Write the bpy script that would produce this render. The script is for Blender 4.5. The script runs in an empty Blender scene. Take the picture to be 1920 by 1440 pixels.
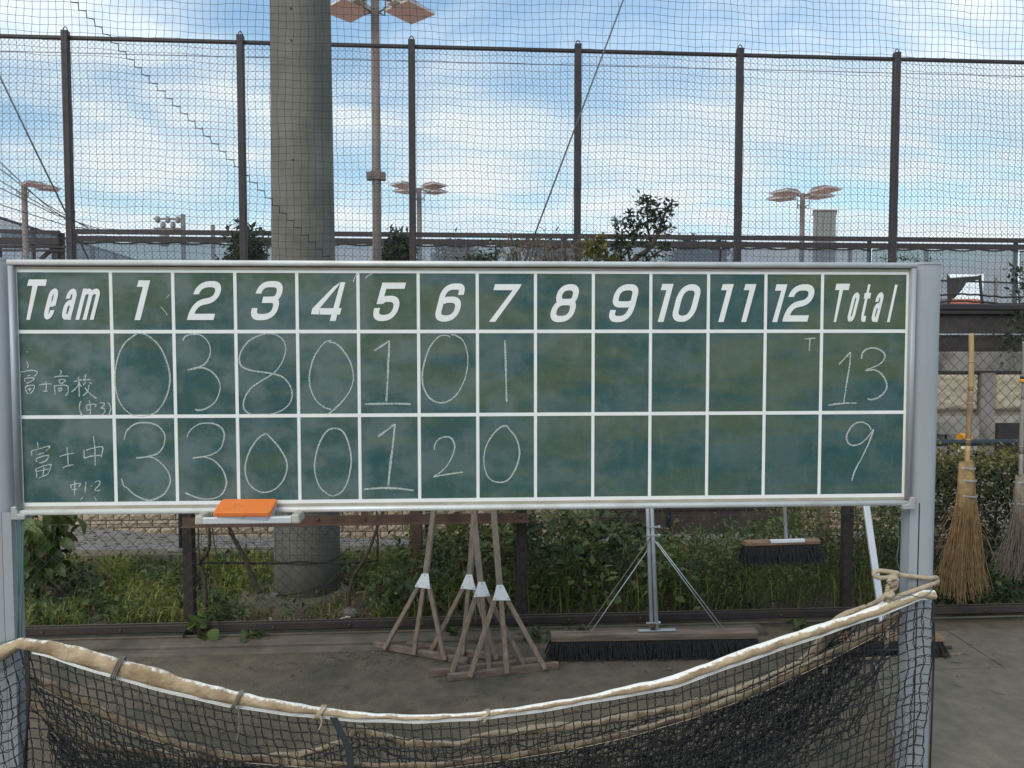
import bpy, math, random
import numpy as np
from mathutils import Vector, Matrix
random.seed(7)
rng = np.random.default_rng(7)
R = math.radians
SC = bpy.context.scene
COL = SC.collection

# ------------------------------------------------------------------ camera
F = 1442.0                       # focal length in photograph pixels (1920 wide)
YAW, PITCH = R(3.8), R(-2.7)     # world X runs along the fences
EYE = Vector((0, 0, 1.65))
cam = bpy.data.cameras.new('camera')
camo = bpy.data.objects.new('camera', cam)
COL.objects.link(camo)
cam.sensor_fit = 'HORIZONTAL'
cam.sensor_width = 36.0
cam.lens = F / 1920 * 36.0
cam.clip_start = 0.05
cam.clip_end = 3000
camo.location = EYE
camo.rotation_euler = (math.pi / 2 + PITCH, 0, -YAW)
SC.camera = camo

# ------------------------------------------------------------------ world
SUN_EL, SUN_AZ = R(40), R(-140)   # azimuth from +Y, negative = to the left
w = bpy.data.worlds.new('World')
SC.world = w
w.use_nodes = True
nt = w.node_tree
for n in list(nt.nodes): nt.nodes.remove(n)
def N(tree, t, **kw):
    n = tree.nodes.new(t)
    for k, v in kw.items():
        if k.startswith('_'): setattr(n, k[1:], v)
        else: n.inputs[k.replace('__', ' ')].default_value = v
    return n
L = nt.links.new
sky = N(nt, 'ShaderNodeTexSky', _sky_type='NISHITA', _sun_disc=False, _sun_elevation=SUN_EL,
        _sun_rotation=SUN_AZ, _air_density=1.0, _dust_density=1.2, _ozone_density=1.0)
bg = N(nt, 'ShaderNodeBackground')
SKY_STRENGTH = 0.12
bg.inputs['Strength'].default_value = SKY_STRENGTH
out = N(nt, 'ShaderNodeOutputWorld')
tc = N(nt, 'ShaderNodeTexCoord')
sep = N(nt, 'ShaderNodeSeparateXYZ')
L(tc.outputs['Generated'], sep.inputs[0])
zz = N(nt, 'ShaderNodeMath', _operation='MAXIMUM'); L(sep.outputs['Z'], zz.inputs[0]); zz.inputs[1].default_value = 0.0
za = N(nt, 'ShaderNodeMath', _operation='ADD'); L(zz.outputs[0], za.inputs[0]); za.inputs[1].default_value = 0.16
dx = N(nt, 'ShaderNodeMath', _operation='DIVIDE'); L(sep.outputs['X'], dx.inputs[0]); L(za.outputs[0], dx.inputs[1])
dy = N(nt, 'ShaderNodeMath', _operation='DIVIDE'); L(sep.outputs['Y'], dy.inputs[0]); L(za.outputs[0], dy.inputs[1])
cmb = N(nt, 'ShaderNodeCombineXYZ'); L(dx.outputs[0], cmb.inputs[0]); L(dy.outputs[0], cmb.inputs[1])
def cloud(scale, sx, sy, rot, lo, hi, detail=7, dist=0.5, off=(0, 0, 0)):
    mp = N(nt, 'ShaderNodeMapping'); L(cmb.outputs[0], mp.inputs['Vector'])
    mp.inputs['Scale'].default_value = (sx, sy, 1); mp.inputs['Rotation'].default_value = (0, 0, rot); mp.inputs['Location'].default_value = off
    no = N(nt, 'ShaderNodeTexNoise', Scale=scale, Detail=detail, Roughness=0.55, Distortion=dist); L(mp.outputs[0], no.inputs['Vector'])
    mr = N(nt, 'ShaderNodeMapRange', _interpolation_type='SMOOTHSTEP'); L(no.outputs['Fac'], mr.inputs[0])
    mr.inputs[1].default_value = lo; mr.inputs[2].default_value = hi
    return mr.outputs[0]
c1 = cloud(1.05, 1.0, 1.25, R(25), 0.34, 0.60, off=(3.1, 1.7, 0))
c2 = cloud(2.4, 0.85, 1.5, R(18), 0.30, 0.68, off=(0.4, 5.2, 0), dist=0.3)
mm = N(nt, 'ShaderNodeMath', _operation='MULTIPLY'); L(c1, mm.inputs[0]); L(c2, mm.inputs[1])
ad = N(nt, 'ShaderNodeMath', _operation='MULTIPLY_ADD'); L(c1, ad.inputs[0]); ad.inputs[1].default_value = 0.45; L(mm.outputs[0], ad.inputs[2])
ad.use_clamp = True
fac = N(nt, 'ShaderNodeMath', _operation='MULTIPLY'); L(ad.outputs[0], fac.inputs[0]); fac.inputs[1].default_value = 0.80
# clouds: bright thin parts, greyer thick parts
c3 = cloud(1.7, 1.0, 1.8, R(20), 0.35, 0.75, off=(7.7, 2.2, 0))
cc = N(nt, 'ShaderNodeMix', _data_type='RGBA'); L(c3, cc.inputs[0])
CB = 1.0 / SKY_STRENGTH
cc.inputs[6].default_value = (0.84 * CB, 0.915 * CB, 0.97 * CB, 1)
cc.inputs[7].default_value = (0.62 * CB, 0.76 * CB, 0.90 * CB, 1)
hs = N(nt, 'ShaderNodeHueSaturation'); hs.inputs['Saturation'].default_value = 1.15; hs.inputs['Value'].default_value = 1.0
tn_ = N(nt, 'ShaderNodeMix', _data_type='RGBA', _blend_type='MULTIPLY'); tn_.inputs[0].default_value = 1; tn_.inputs[7].default_value = (1.35, 1.50, 1.42, 1); L(sky.outputs[0], tn_.inputs[6]); L(tn_.outputs[2], hs.inputs['Color'])
mx = N(nt, 'ShaderNodeMix', _data_type='RGBA'); L(fac.outputs[0], mx.inputs[0]); L(hs.outputs[0], mx.inputs[6]); L(cc.outputs[2], mx.inputs[7])
L(mx.outputs[2], bg.inputs['Color'])
fa = N(nt, 'ShaderNodeMath', _operation='ADD'); hz_ = N(nt, 'ShaderNodeMapRange', _interpolation_type='SMOOTHSTEP'); L(sep.outputs['Z'], hz_.inputs[0]); hz_.inputs[1].default_value = 0.0; hz_.inputs[2].default_value = 0.34; hz_.inputs[3].default_value = 0.42; hz_.inputs[4].default_value = 0.16; L(hz_.outputs[0], fa.inputs[1]); fa.use_clamp = True; L(fac.outputs[0], fa.inputs[0]); L(fa.outputs[0], mx.inputs[0]); L(bg.outputs[0], out.inputs[0])

# ------------------------------------------------------------------ sun and exposure
sl = bpy.data.lights.new('sun', 'SUN'); slo = bpy.data.objects.new('sun', sl); COL.objects.link(slo)
sl.energy = 1.35; sl.angle = R(35); sl.color = (1.0, 0.90, 0.76)
sd = Vector((math.sin(SUN_AZ) * math.cos(SUN_EL), math.cos(SUN_AZ) * math.cos(SUN_EL), math.sin(SUN_EL)))
slo.rotation_euler = sd.to_track_quat('Z', 'Y').to_euler()
slo.location = (0, 0, 30)
SC.view_settings.view_transform = 'Standard'
SC.view_settings.look = 'None'
SC.view_settings.exposure = 0.25
SC.view_settings.gamma = 1.0
SC.view_settings.use_curve_mapping = False
SC.render.engine = 'CYCLES'
SC.cycles.max_bounces = 6
SC.cycles.transparent_max_bounces = 16

# ------------------------------------------------------------------ photograph pixel -> place
_M = camo.rotation_euler.to_matrix()
def ray(px, py): return _M @ Vector(((px - 960) / F, (720 - py) / F, -1.0))
def atD(px, py, d): return EYE + ray(px, py) * d
def atY(px, py, Y):
    r = ray(px, py); return EYE + r * ((Y - EYE.y) / r.y)
def atZ(px, py, z):
    r = ray(px, py); return EYE + r * ((z - EYE.z) / r.z)
def atP(px, py, o, n):
    r = ray(px, py); return EYE + r * ((o - EYE).dot(n) / r.dot(n))

# ------------------------------------------------------------------ objects
def prop(o, label=None, cat=None, group=None, kind=None):
    if label: o['label'] = label
    if cat: o['category'] = cat
    if group: o['group'] = group
    if kind: o['kind'] = kind
    return o
def empty(name, loc, label=None, cat=None, group=None):
    o = bpy.data.objects.new(name, None); COL.objects.link(o); o.location = loc
    o.empty_display_size = 0.1
    return prop(o, label, cat, group)
def link(name, me, parent=None):
    o = bpy.data.objects.new(name, me); COL.objects.link(o)
    if parent is not None: setp(o, parent)
    return o
def setp(o, parent):
    o.parent = parent
    o.matrix_parent_inverse = wm(parent).inverted()
def wm(o):
    m = Matrix.LocRotScale(o.location, o.rotation_euler, o.scale)
    if o.parent: m = wm(o.parent) @ o.matrix_parent_inverse @ m
    return m
def mesh_np(name, verts, faces_list, mat, smooth=False, attrs=None):
    """faces_list: list of int arrays (F,k). Fast mesh from numpy arrays."""
    me = bpy.data.meshes.new(name)
    verts = np.asarray(verts, dtype=np.float32)
    me.vertices.add(len(verts)); me.vertices.foreach_set('co', verts.ravel())
    idx = np.concatenate([f.ravel() for f in faces_list]).astype(np.int32)
    tot = np.concatenate([np.full(len(f), f.shape[1], dtype=np.int32) for f in faces_list])
    st = np.concatenate([[0], np.cumsum(tot)[:-1]]).astype(np.int32)
    me.loops.add(len(idx)); me.loops.foreach_set('vertex_index', idx)
    me.polygons.add(len(tot)); me.polygons.foreach_set('loop_start', st); me.polygons.foreach_set('loop_total', tot)
    if smooth: me.polygons.foreach_set('use_smooth', np.ones(len(tot), dtype=bool))
    if attrs:
        for k, (dom, val) in attrs.items():
            a = me.attributes.new(k, 'FLOAT', dom); a.data.foreach_set('value', np.asarray(val, dtype=np.float32))
    me.update(calc_edges=True)
    if mat: me.materials.append(mat)
    return me
def tubes(paths, r, n=3, ref=(0, 1, 0), caps=False):
    """paths (N,M,3) -> verts, quads ; r scalar or (N,M)."""
    P = np.asarray(paths, dtype=np.float64)
    if P.ndim == 2: P = P[None]
    Nn, M, _ = P.shape
    T = np.gradient(P, axis=1)
    T /= np.linalg.norm(T, axis=2, keepdims=True) + 1e-12
    ref = np.broadcast_to(np.asarray(ref, float), T.shape)
    A = np.cross(T, ref); l = np.linalg.norm(A, axis=2, keepdims=True)
    alt = np.cross(T, np.broadcast_to(np.array([0.9, 0.1, 0.42]), T.shape))
    A = np.where(l < 0.08, alt, A); A /= np.linalg.norm(A, axis=2, keepdims=True) + 1e-12
    B = np.cross(T, A)
    rr = np.broadcast_to(np.asarray(r, float), (Nn, M))[..., None]
    V = np.stack([P + rr * (math.cos(2 * math.pi * k / n) * A + math.sin(2 * math.pi * k / n) * B) for k in range(n)], axis=2)
    base = (np.arange(Nn)[:, None] * M + np.arange(M - 1)[None]).ravel() * n
    q = [np.stack([base + k, base + (k + 1) % n, base + n + (k + 1) % n, base + n + k], 1) for k in range(n)]
    Q = np.concatenate(q)
    return V.reshape(-1, 3), Q
class MB:
    def __init__(s): s.v = []; s.f = []
    def add(s, vs, fs):
        b = len(s.v); s.v += [tuple(x) for x in vs]; s.f += [tuple(i + b for i in f) for f in fs]; return s
    def addnp(s, V, Q):
        return s.add(V.tolist(), Q.tolist())
    def box(s, x0, x1, y0, y1, z0, z1):
        vs = [(x, y, z) for x in (x0, x1) for y in (y0, y1) for z in (z0, z1)]
        return s.add(vs, [(0, 1, 3, 2), (4, 6, 7, 5), (0, 4, 5, 1), (2, 3, 7, 6), (0, 2, 6, 4), (1, 5, 7, 3)])
    def bar(s, a, b, wx, wy, up=(0, 0, 1), bev=0.0, roll=0.0):
        """rectangular bar from a to b; wx across, wy along 'up'. bevelled 8-gon if bev."""
        a = Vector(a); b = Vector(b); t = (b - a).normalized(); up = Vector(up)
        x = t.cross(up)
        if x.length < 1e-3: x = t.cross(Vector((1, 0, 0)))
        x.normalize(); y = x.cross(t)
        if roll:
            x, y = x * math.cos(roll) + y * math.sin(roll), y * math.cos(roll) - x * math.sin(roll)
        hx, hy = wx / 2, wy / 2
        if bev:
            c = [(-hx + bev, -hy), (hx - bev, -hy), (hx, -hy + bev), (hx, hy - bev), (hx - bev, hy), (-hx + bev, hy), (-hx, hy - bev), (-hx, -hy + bev)]
        else: c = [(-hx, -hy), (hx, -hy), (hx, hy), (-hx, hy)]
        n = len(c)
        vs = [p + x * i + y * j for p in (a, b) for i, j in c]
        fs = [(k, (k + 1) % n, n + (k + 1) % n, n + k) for k in range(n)] + [tuple(range(n))[::-1], tuple(range(n, 2 * n))]
        return s.add(vs, fs)
    def tube(s, path, r, n=8, caps=True):
        P = [Vector(p) for p in path]; m = len(P)
        rs = r if hasattr(r, '__len__') else [r] * m
        ref = None; vs = []
        for i, p in enumerate(P):
            t = (P[min(i + 1, m - 1)] - P[max(i - 1, 0)]).normalized()
            if ref is None:
                ref = t.orthogonal().normalized()
            ref = (ref - t * ref.dot(t))
            ref = ref.normalized() if ref.length > 1e-6 else t.orthogonal().normalized()
            bb = t.cross(ref)
            vs += [p + (ref * math.cos(2 * math.pi * k / n) + bb * math.sin(2 * math.pi * k / n)) * rs[i] for k in range(n)]
        fs = [(i * n + k, i * n + (k + 1) % n, (i + 1) * n + (k + 1) % n, (i + 1) * n + k) for i in range(m - 1) for k in range(n)]
        if caps: fs += [tuple(range(n))[::-1], tuple(range((m - 1) * n, m * n))]
        return s.add(vs, fs)
    def prism(s, poly, o, ex, ey, en, t):
        """polygon (2D) in frame o,ex,ey extruded t along en"""
        n = len(poly)
        vs = [o + ex * a + ey * b for a, b in poly] + [o + ex * a + ey * b + en * t for a, b in poly]
        return s.add(vs, [tuple(range(n))[::-1], tuple(range(n, 2 * n))] + [(k, (k + 1) % n, n + (k + 1) % n, n + k) for k in range(n)])
    def lathe(s, prof, o, n=24, cap=True):
        o = Vector(o); m = len(prof)
        vs = [o + Vector((r * math.cos(2 * math.pi * k / n), r * math.sin(2 * math.pi * k / n), z)) for r, z in prof for k in range(n)]
        fs = [(i * n + k, i * n + (k + 1) % n, (i + 1) * n + (k + 1) % n, (i + 1) * n + k) for i in range(m - 1) for k in range(n)]
        if cap: fs += [tuple(range(n))[::-1], tuple(range((m - 1) * n, m * n))]
        return s.add(vs, fs)
    def build(s, name, mat, parent=None, smooth=False, bevel=0.0):
        me = bpy.data.meshes.new(name); me.from_pydata(s.v, [], s.f)
        if smooth:
            for p in me.polygons: p.use_smooth = len(p.vertices) <= 4
        me.materials.append(mat); me.update()
        o = link(name, me, parent)
        if bevel:
            b = o.modifiers.new('bevel', 'BEVEL'); b.width = bevel; b.segments = 2; b.limit_method = 'ANGLE'
        return o
def build_np(name, parts, mat, parent=None, smooth=False, kind=None):
    vs = []; qs = []; o = 0
    for V, Q in parts:
        vs.append(V); qs.append(Q + o); o += len(V)
    ob = link(name, mesh_np(name, np.concatenate(vs), [np.concatenate(qs)], mat, smooth), parent)
    if kind: ob['kind'] = kind
    return ob
def smooth_path(pts, k=6, closed=False):
    """Catmull-Rom through points (any dimension)"""
    P = [np.array(p, float) for p in pts]; n = len(P)
    if n < 3: return [P[0] + (P[1] - P[0]) * t for t in np.linspace(0, 1, k + 1)]
    o = []
    for i in range(n - 1):
        a, b, c, d = P[max(i - 1, 0)], P[i], P[i + 1], P[min(i + 2, n - 1)]
        for j in range(k):
            t = j / k
            o.append(0.5 * (2 * b + (c - a) * t + (2 * a - 5 * b + 4 * c - d) * t * t + (3 * b - a - 3 * c + d) * t ** 3))
    o.append(P[-1]); return o
def interp(pts, x):
    xs = [p[0] for p in pts]
    return [np.interp(x, xs, [p[i] for p in pts]) for i in range(1, len(pts[0]))]

# ------------------------------------------------------------------ materials
def mat(name, c1, c2=None, scale=8, rough=0.7, metal=0.0, bump=0.0, bscale=None, stretch=(1, 1, 1), c3=None, s3=1.5, lo=0.35, hi=0.65, spec=0.5, detail=6):
    m = bpy.data.materials.new(name); m.use_nodes = True; t = m.node_tree; b = t.nodes['Principled BSDF']
    b.inputs['Roughness'].default_value = rough; b.inputs['Metallic'].default_value = metal
    b.inputs['Specular IOR Level'].default_value = spec
    l = t.links.new
    tc = t.nodes.new('ShaderNodeTexCoord'); mp = t.nodes.new('ShaderNodeMapping'); l(tc.outputs['Object'], mp.inputs['Vector'])
    mp.inputs['Scale'].default_value = stretch
    col = None
    if c2 is not None:
        no = N(t, 'ShaderNodeTexNoise', Scale=scale, Detail=detail, Roughness=0.6); l(mp.outputs[0], no.inputs['Vector'])
        mr = N(t, 'ShaderNodeMapRange'); l(no.outputs['Fac'], mr.inputs[0]); mr.inputs[1].default_value = lo; mr.inputs[2].default_value = hi
        mi = N(t, 'ShaderNodeMix', _data_type='RGBA'); l(mr.outputs[0], mi.inputs[0])
        mi.inputs[6].default_value = (*c1, 1); mi.inputs[7].default_value = (*c2, 1); col = mi.outputs[2]
        if c3 is not None:
            n3 = N(t, 'ShaderNodeTexNoise', Scale=s3, Detail=8, Roughness=0.6); l(tc.outputs['Object'], n3.inputs['Vector'])
            m3 = N(t, 'ShaderNodeMapRange'); l(n3.outputs['Fac'], m3.inputs[0]); m3.inputs[1].default_value = 0.5; m3.inputs[2].default_value = 0.68
            x3 = N(t, 'ShaderNodeMix', _data_type='RGBA'); l(m3.outputs[0], x3.inputs[0]); l(col, x3.inputs[6]); x3.inputs[7].default_value = (*c3, 1); col = x3.outputs[2]
        l(col, b.inputs['Base Color'])
        rr = N(t, 'ShaderNodeMapRange'); l(no.outputs['Fac'], rr.inputs[0]); rr.inputs[3].default_value = max(rough - 0.1, 0.05); rr.inputs[4].default_value = min(rough + 0.12, 1); l(rr.outputs[0], b.inputs['Roughness'])
    else: b.inputs['Base Color'].default_value = (*c1, 1)
    if bump:
        nb = N(t, 'ShaderNodeTexNoise', Scale=bscale or scale * 3, Detail=6, Roughness=0.65); l(mp.outputs[0], nb.inputs['Vector'])
        bp = N(t, 'ShaderNodeBump', Strength=bump, Distance=0.01); l(nb.outputs['Fac'], bp.inputs['Height']); l(bp.outputs[0], b.inputs['Normal'])
    return m
def leafmat(name, cols, rough=0.55, trans=0.25):
    m = bpy.data.materials.new(name); m.use_nodes = True; t = m.node_tree; b = t.nodes['Principled BSDF']; l = t.links.new
    at = N(t, 'ShaderNodeAttribute', _attribute_name='tint'); cr = N(t, 'ShaderNodeValToRGB'); l(at.outputs['Fac'], cr.inputs[0])
    e = cr.color_ramp.elements
    while len(e) < len(cols): e.new(0.5)
    for i, c in enumerate(cols): e[i].position = i / (len(cols) - 1); e[i].color = (*c, 1)
    l(cr.outputs[0], b.inputs['Base Color']); b.inputs['Roughness'].default_value = rough
    tr = N(t, 'ShaderNodeBsdfTranslucent'); l(cr.outputs[0], tr.inputs['Color'])
    mx = N(t, 'ShaderNodeMixShader'); mx.inputs[0].default_value = trans
    l(b.outputs[0], mx.inputs[1]); l(tr.outputs[0], mx.inputs[2]); l(mx.outputs[0], t.nodes['Material Output'].inputs[0])
    return m
M = {}
M['dirt'] = mat('sandy dirt', (0.170, 0.136, 0.090), (0.106, 0.088, 0.060), 9, 0.95, bump=1.0, bscale=85, c3=(0.075, 0.072, 0.048), s3=2.1, detail=10)
M['concrete'] = mat('weathered concrete', (0.176, 0.152, 0.109), (0.124, 0.110, 0.082), 12, 0.92, bump=0.6, bscale=90, c3=(0.10, 0.09, 0.068), s3=2.2, detail=10)
M['kerb'] = mat('stained footing concrete', (0.16, 0.135, 0.10), (0.105, 0.09, 0.068), 7, 0.95, bump=0.5, bscale=40, c3=(0.07, 0.06, 0.045), s3=3)
M['soil'] = mat('dark planting soil', (0.075, 0.06, 0.045), (0.13, 0.105, 0.08), 14, 1.0, bump=0.8, bscale=50)
M['alu'] = mat('satin aluminium', (0.66, 0.68, 0.70), (0.58, 0.60, 0.62), 6, 0.42, 0.35, stretch=(1, 1, 0.2))
M['post'] = mat('anodised post', (0.37, 0.40, 0.43), (0.32, 0.35, 0.38), 7, 0.5, 0.2, bump=0.05, bscale=220, stretch=(1, 1, 0.25), c3=(0.345, 0.36, 0.37), s3=2.5)
M['frame'] = mat('white frame rail', (0.66, 0.675, 0.67), (0.60, 0.615, 0.61), 10, 0.4, 0.15, c3=(0.54, 0.53, 0.49), s3=7)
M['frame_in'] = mat('beige frame lip', (0.40, 0.37, 0.29), (0.30, 0.28, 0.22), 12, 0.7)
M['white'] = mat('white tape', (0.80, 0.81, 0.80), (0.74, 0.755, 0.745), 14, 0.55)
M['corner'] = mat('grey corner cap', (0.42, 0.43, 0.44), (0.36, 0.37, 0.38), 12, 0.5, 0.3)
M['rust'] = mat('rusty brown steel', (0.075, 0.05, 0.04), (0.13, 0.075, 0.05), 12, 0.8, 0.1, bump=0.3, bscale=60)
M['dsteel'] = mat('dark brown painted steel', (0.026, 0.021, 0.02), (0.045, 0.034, 0.03), 9, 0.7, 0.1, bump=0.15, bscale=60)
M['fpost'] = mat('brown fence paint', (0.046, 0.035, 0.036), (0.032, 0.025, 0.027), 5, 0.55, 0.1)
M['wire'] = mat('dull fence wire', (0.085, 0.072, 0.058), None, rough=0.6, metal=0.5)
M['fwire'] = mat('coated brown wire', (0.03, 0.029, 0.032), None, rough=0.6)
M['net'] = mat('dark green netting cord', (0.022, 0.03, 0.034), None, rough=0.8)
M['rope_dark'] = mat('dark border rope', (0.02, 0.02, 0.022), (0.04, 0.035, 0.032), 60, 0.9)
M['pole'] = mat('spun concrete', (0.215, 0.205, 0.175), (0.155, 0.15, 0.13), 5.0, 0.9, bump=0.25, bscale=45, stretch=(1, 1, 0.35), c3=(0.12, 0.118, 0.10), s3=1.6, detail=9)
M['wood'] = mat('weathered wood', (0.27, 0.205, 0.155), (0.17, 0.125, 0.093), 9, 0.85, bump=0.4, bscale=30, stretch=(6, 6, 0.7))
M['woodg'] = mat('greyed handle wood', (0.27, 0.22, 0.175), (0.17, 0.14, 0.115), 9, 0.88, bump=0.4, bscale=30, stretch=(6, 6, 0.6))
M['bamboob'] = mat('brown bamboo', (0.30, 0.20, 0.115), (0.20, 0.135, 0.085), 9, 0.65, stretch=(5, 5, 1.2))
M['render'] = mat('light render', (0.36, 0.335, 0.30), (0.27, 0.25, 0.225), 5, 0.95, bump=0.3, c3=(0.2, 0.185, 0.165), s3=3)
M['roughwall'] = mat('rough cast panel', (0.50, 0.425, 0.325), (0.38, 0.32, 0.24), 16, 0.95, bump=0.9, bscale=45, stretch=(1, 1, 2.2))
M['woodx'] = mat('weathered wood lengthwise', (0.24, 0.18, 0.135), (0.12, 0.09, 0.068), 7, 0.85, bump=0.4, bscale=26, stretch=(0.6, 6, 6))
M['woodb'] = mat('brush back wood', (0.30, 0.19, 0.115), (0.17, 0.105, 0.065), 7, 0.75, bump=0.3, bscale=26, stretch=(0.7, 5, 5))
M['plate'] = mat('white enamel plate', (0.72, 0.75, 0.77), (0.66, 0.68, 0.70), 20, 0.45)
M['galv'] = mat('galvanised steel', (0.50, 0.54, 0.57), (0.42, 0.46, 0.49), 18, 0.45, 0.4)
M['bristle'] = mat('black bristle', (0.014, 0.014, 0.017), (0.028, 0.027, 0.029), 30, 0.75)
M['bamboo'] = mat('dry bamboo', (0.46, 0.32, 0.155), (0.36, 0.235, 0.11), 9, 0.6, stretch=(5, 5, 1.2))
M['bamboog'] = mat('grey old bamboo', (0.27, 0.25, 0.22), (0.20, 0.185, 0.16), 9, 0.7, stretch=(5, 5, 1.2))
M['twig'] = mat('straw twigs', (0.34, 0.225, 0.105), (0.21, 0.135, 0.065), 25, 0.8)
M['twigg'] = mat('grey twigs', (0.24, 0.205, 0.155), (0.155, 0.13, 0.10), 25, 0.85)
M['orange'] = mat('orange plastic', (0.80, 0.22, 0.045), (0.74, 0.20, 0.045), 9, 0.45)
M['clearbase'] = mat('bluish clear plastic', (0.42, 0.46, 0.55), None, rough=0.25)
M['beigepl'] = mat('yellowed plastic', (0.46, 0.45, 0.37), (0.40, 0.39, 0.32), 16, 0.55)
M['netcord'] = mat('black net twine', (0.016, 0.017, 0.02), None, rough=0.85)
M['cotton'] = mat('cotton rope', (0.47, 0.38, 0.28), (0.36, 0.285, 0.205), 40, 0.95, bump=0.3, bscale=300)
M['greycord'] = mat('grey tie cord', (0.14, 0.125, 0.10), (0.22, 0.20, 0.16), 50, 0.95)
M['greencord'] = mat('green cord', (0.045, 0.15, 0.125), None, rough=0.7)
M['block'] = mat('split face block', (0.44, 0.355, 0.26), (0.34, 0.27, 0.195), 22, 0.95, bump=0.9, bscale=60)
M['mortar'] = mat('wall mortar', (0.30, 0.25, 0.19), (0.22, 0.185, 0.145), 9, 0.95, bump=0.3)
M['coping'] = mat('stained grey concrete', (0.27, 0.25, 0.235), (0.19, 0.178, 0.168), 6, 0.95, bump=0.3, c3=(0.11, 0.10, 0.097), s3=4, stretch=(1, 1, 0.4))
M['bluepipe'] = mat('dark blue pipe paint', (0.018, 0.034, 0.045), (0.03, 0.05, 0.062), 10, 0.45)
M['black'] = mat('black sheet', (0.022, 0.02, 0.021), (0.035, 0.03, 0.03), 5, 0.7)
M['blackmesh'] = mat('black tarpaulin', (0.03, 0.027, 0.028), (0.055, 0.048, 0.047), 6, 0.85, bump=0.5, bscale=18)
M['brownpanel'] = mat('brown sheet steel', (0.05, 0.036, 0.033), (0.075, 0.055, 0.048), 4, 0.7)
M['lamp'] = mat('lamp housing', (0.66, 0.66, 0.65), (0.50, 0.46, 0.43), 6, 0.5, 0.2)
M['lampred'] = mat('rusted lamp cover', (0.20, 0.115, 0.095), (0.29, 0.19, 0.16), 6, 0.7)
M['lampglass'] = mat('dusty pink lamp glass', (0.84, 0.60, 0.55), (0.74, 0.52, 0.47), 3, 0.3)
M['lpole'] = mat('grey brown lamp pole', (0.24, 0.195, 0.175), (0.18, 0.145, 0.13), 4, 0.6)
M['bark'] = mat('branch bark', (0.10, 0.075, 0.058), (0.06, 0.045, 0.035), 30, 0.95, bump=0.5)
M['building'] = mat('grey far cladding', (0.30, 0.31, 0.30), (0.25, 0.26, 0.25), 0.6, 0.8)
M['yellow'] = mat('orange yellow box', (0.70, 0.33, 0.03), None, rough=0.5)
M['offwhite'] = mat('off white plastic', (0.66, 0.63, 0.55), None, rough=0.5)
M['stone'] = mat('grey stone', (0.22, 0.21, 0.19), (0.13, 0.12, 0.11), 12, 0.95, bump=0.7)
M['redroof'] = mat('red roof', (0.42, 0.13, 0.07), None, rough=0.8)
M['court'] = mat('clay court surface', (0.36, 0.27, 0.22), (0.31, 0.235, 0.19), 1, 0.95)
M['leaf_grass'] = leafmat('grass blades', [(0.035, 0.055, 0.012), (0.115, 0.16, 0.022), (0.23, 0.26, 0.036), (0.30, 0.26, 0.07)])
M['leaf_weed'] = leafmat('weed leaves', [(0.016, 0.034, 0.013), (0.042, 0.085, 0.024), (0.09, 0.14, 0.036), (0.16, 0.17, 0.05)])
M['leaf_dark'] = leafmat('dark hedge leaves', [(0.018, 0.032, 0.013), (0.035, 0.055, 0.018), (0.055, 0.075, 0.022), (0.085, 0.09, 0.025)])
M['leaf_top'] = leafmat('yellow green hedge leaves', [(0.07, 0.085, 0.018), (0.14, 0.14, 0.03), (0.21, 0.19, 0.04), (0.25, 0.19, 0.06)])
M['leaf_tree'] = leafmat('leathery tree leaves', [(0.018, 0.032, 0.016), (0.03, 0.05, 0.022), (0.05, 0.07, 0.03), (0.075, 0.085, 0.03)])
M['leaf_pine'] = leafmat('far pine needles', [(0.035, 0.05, 0.028), (0.055, 0.07, 0.035), (0.08, 0.09, 0.045)])
M['leaf_dead'] = leafmat('dry leaves', [(0.10, 0.07, 0.04), (0.18, 0.13, 0.08), (0.27, 0.21, 0.14), (0.34, 0.29, 0.21)])
M['leaf_big'] = leafmat('broad shrub leaves', [(0.03, 0.06, 0.016), (0.06, 0.10, 0.022), (0.10, 0.15, 0.03), (0.15, 0.19, 0.04)], 0.4)
M['leaf_yel'] = leafmat('yellowed leaves', [(0.25, 0.20, 0.05), (0.35, 0.28, 0.07)])

# ================================================================== GROUND AND LARGE STRUCTURE
FY = 4.38            # near fence
NY = 4.75            # hanging net
WY = 7.2             # block wall
TY = 9.4             # tall court fence
CY = 25.0            # far court fence
TZ = 1.55            # court terrace height
b = MB()
b.add([(-600, -300, -0.22), (600, -300, -0.22), (600, 900, -0.22), (-600, 900, -0.22)], [(0, 1, 2, 3)])
prop(b.build('ground', M['soil']), kind='structure')
# dirt yard with small unevenness
xs = np.linspace(-9, 9, 180); ys = np.linspace(-2, FY + 0.12, 90)
XX, YY = np.meshgrid(xs, ys, indexing='ij')
ZZ = 0.006 * np.sin(XX * 2.1 + YY) * np.cos(YY * 2.7) + rng.normal(0, 0.0012, XX.shape)
ZZ = np.clip(ZZ, -0.006, 0.02)
V = np.stack([XX, YY, ZZ], -1).reshape(-1, 3)
i = (np.arange(179)[:, None] * 90 + np.arange(89)[None]).ravel()
prop(link('dirt_yard', mesh_np('dirt_yard', V, [np.stack([i, i + 90, i + 91, i + 1], 1)], M['dirt'], True)), kind='structure')
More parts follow.
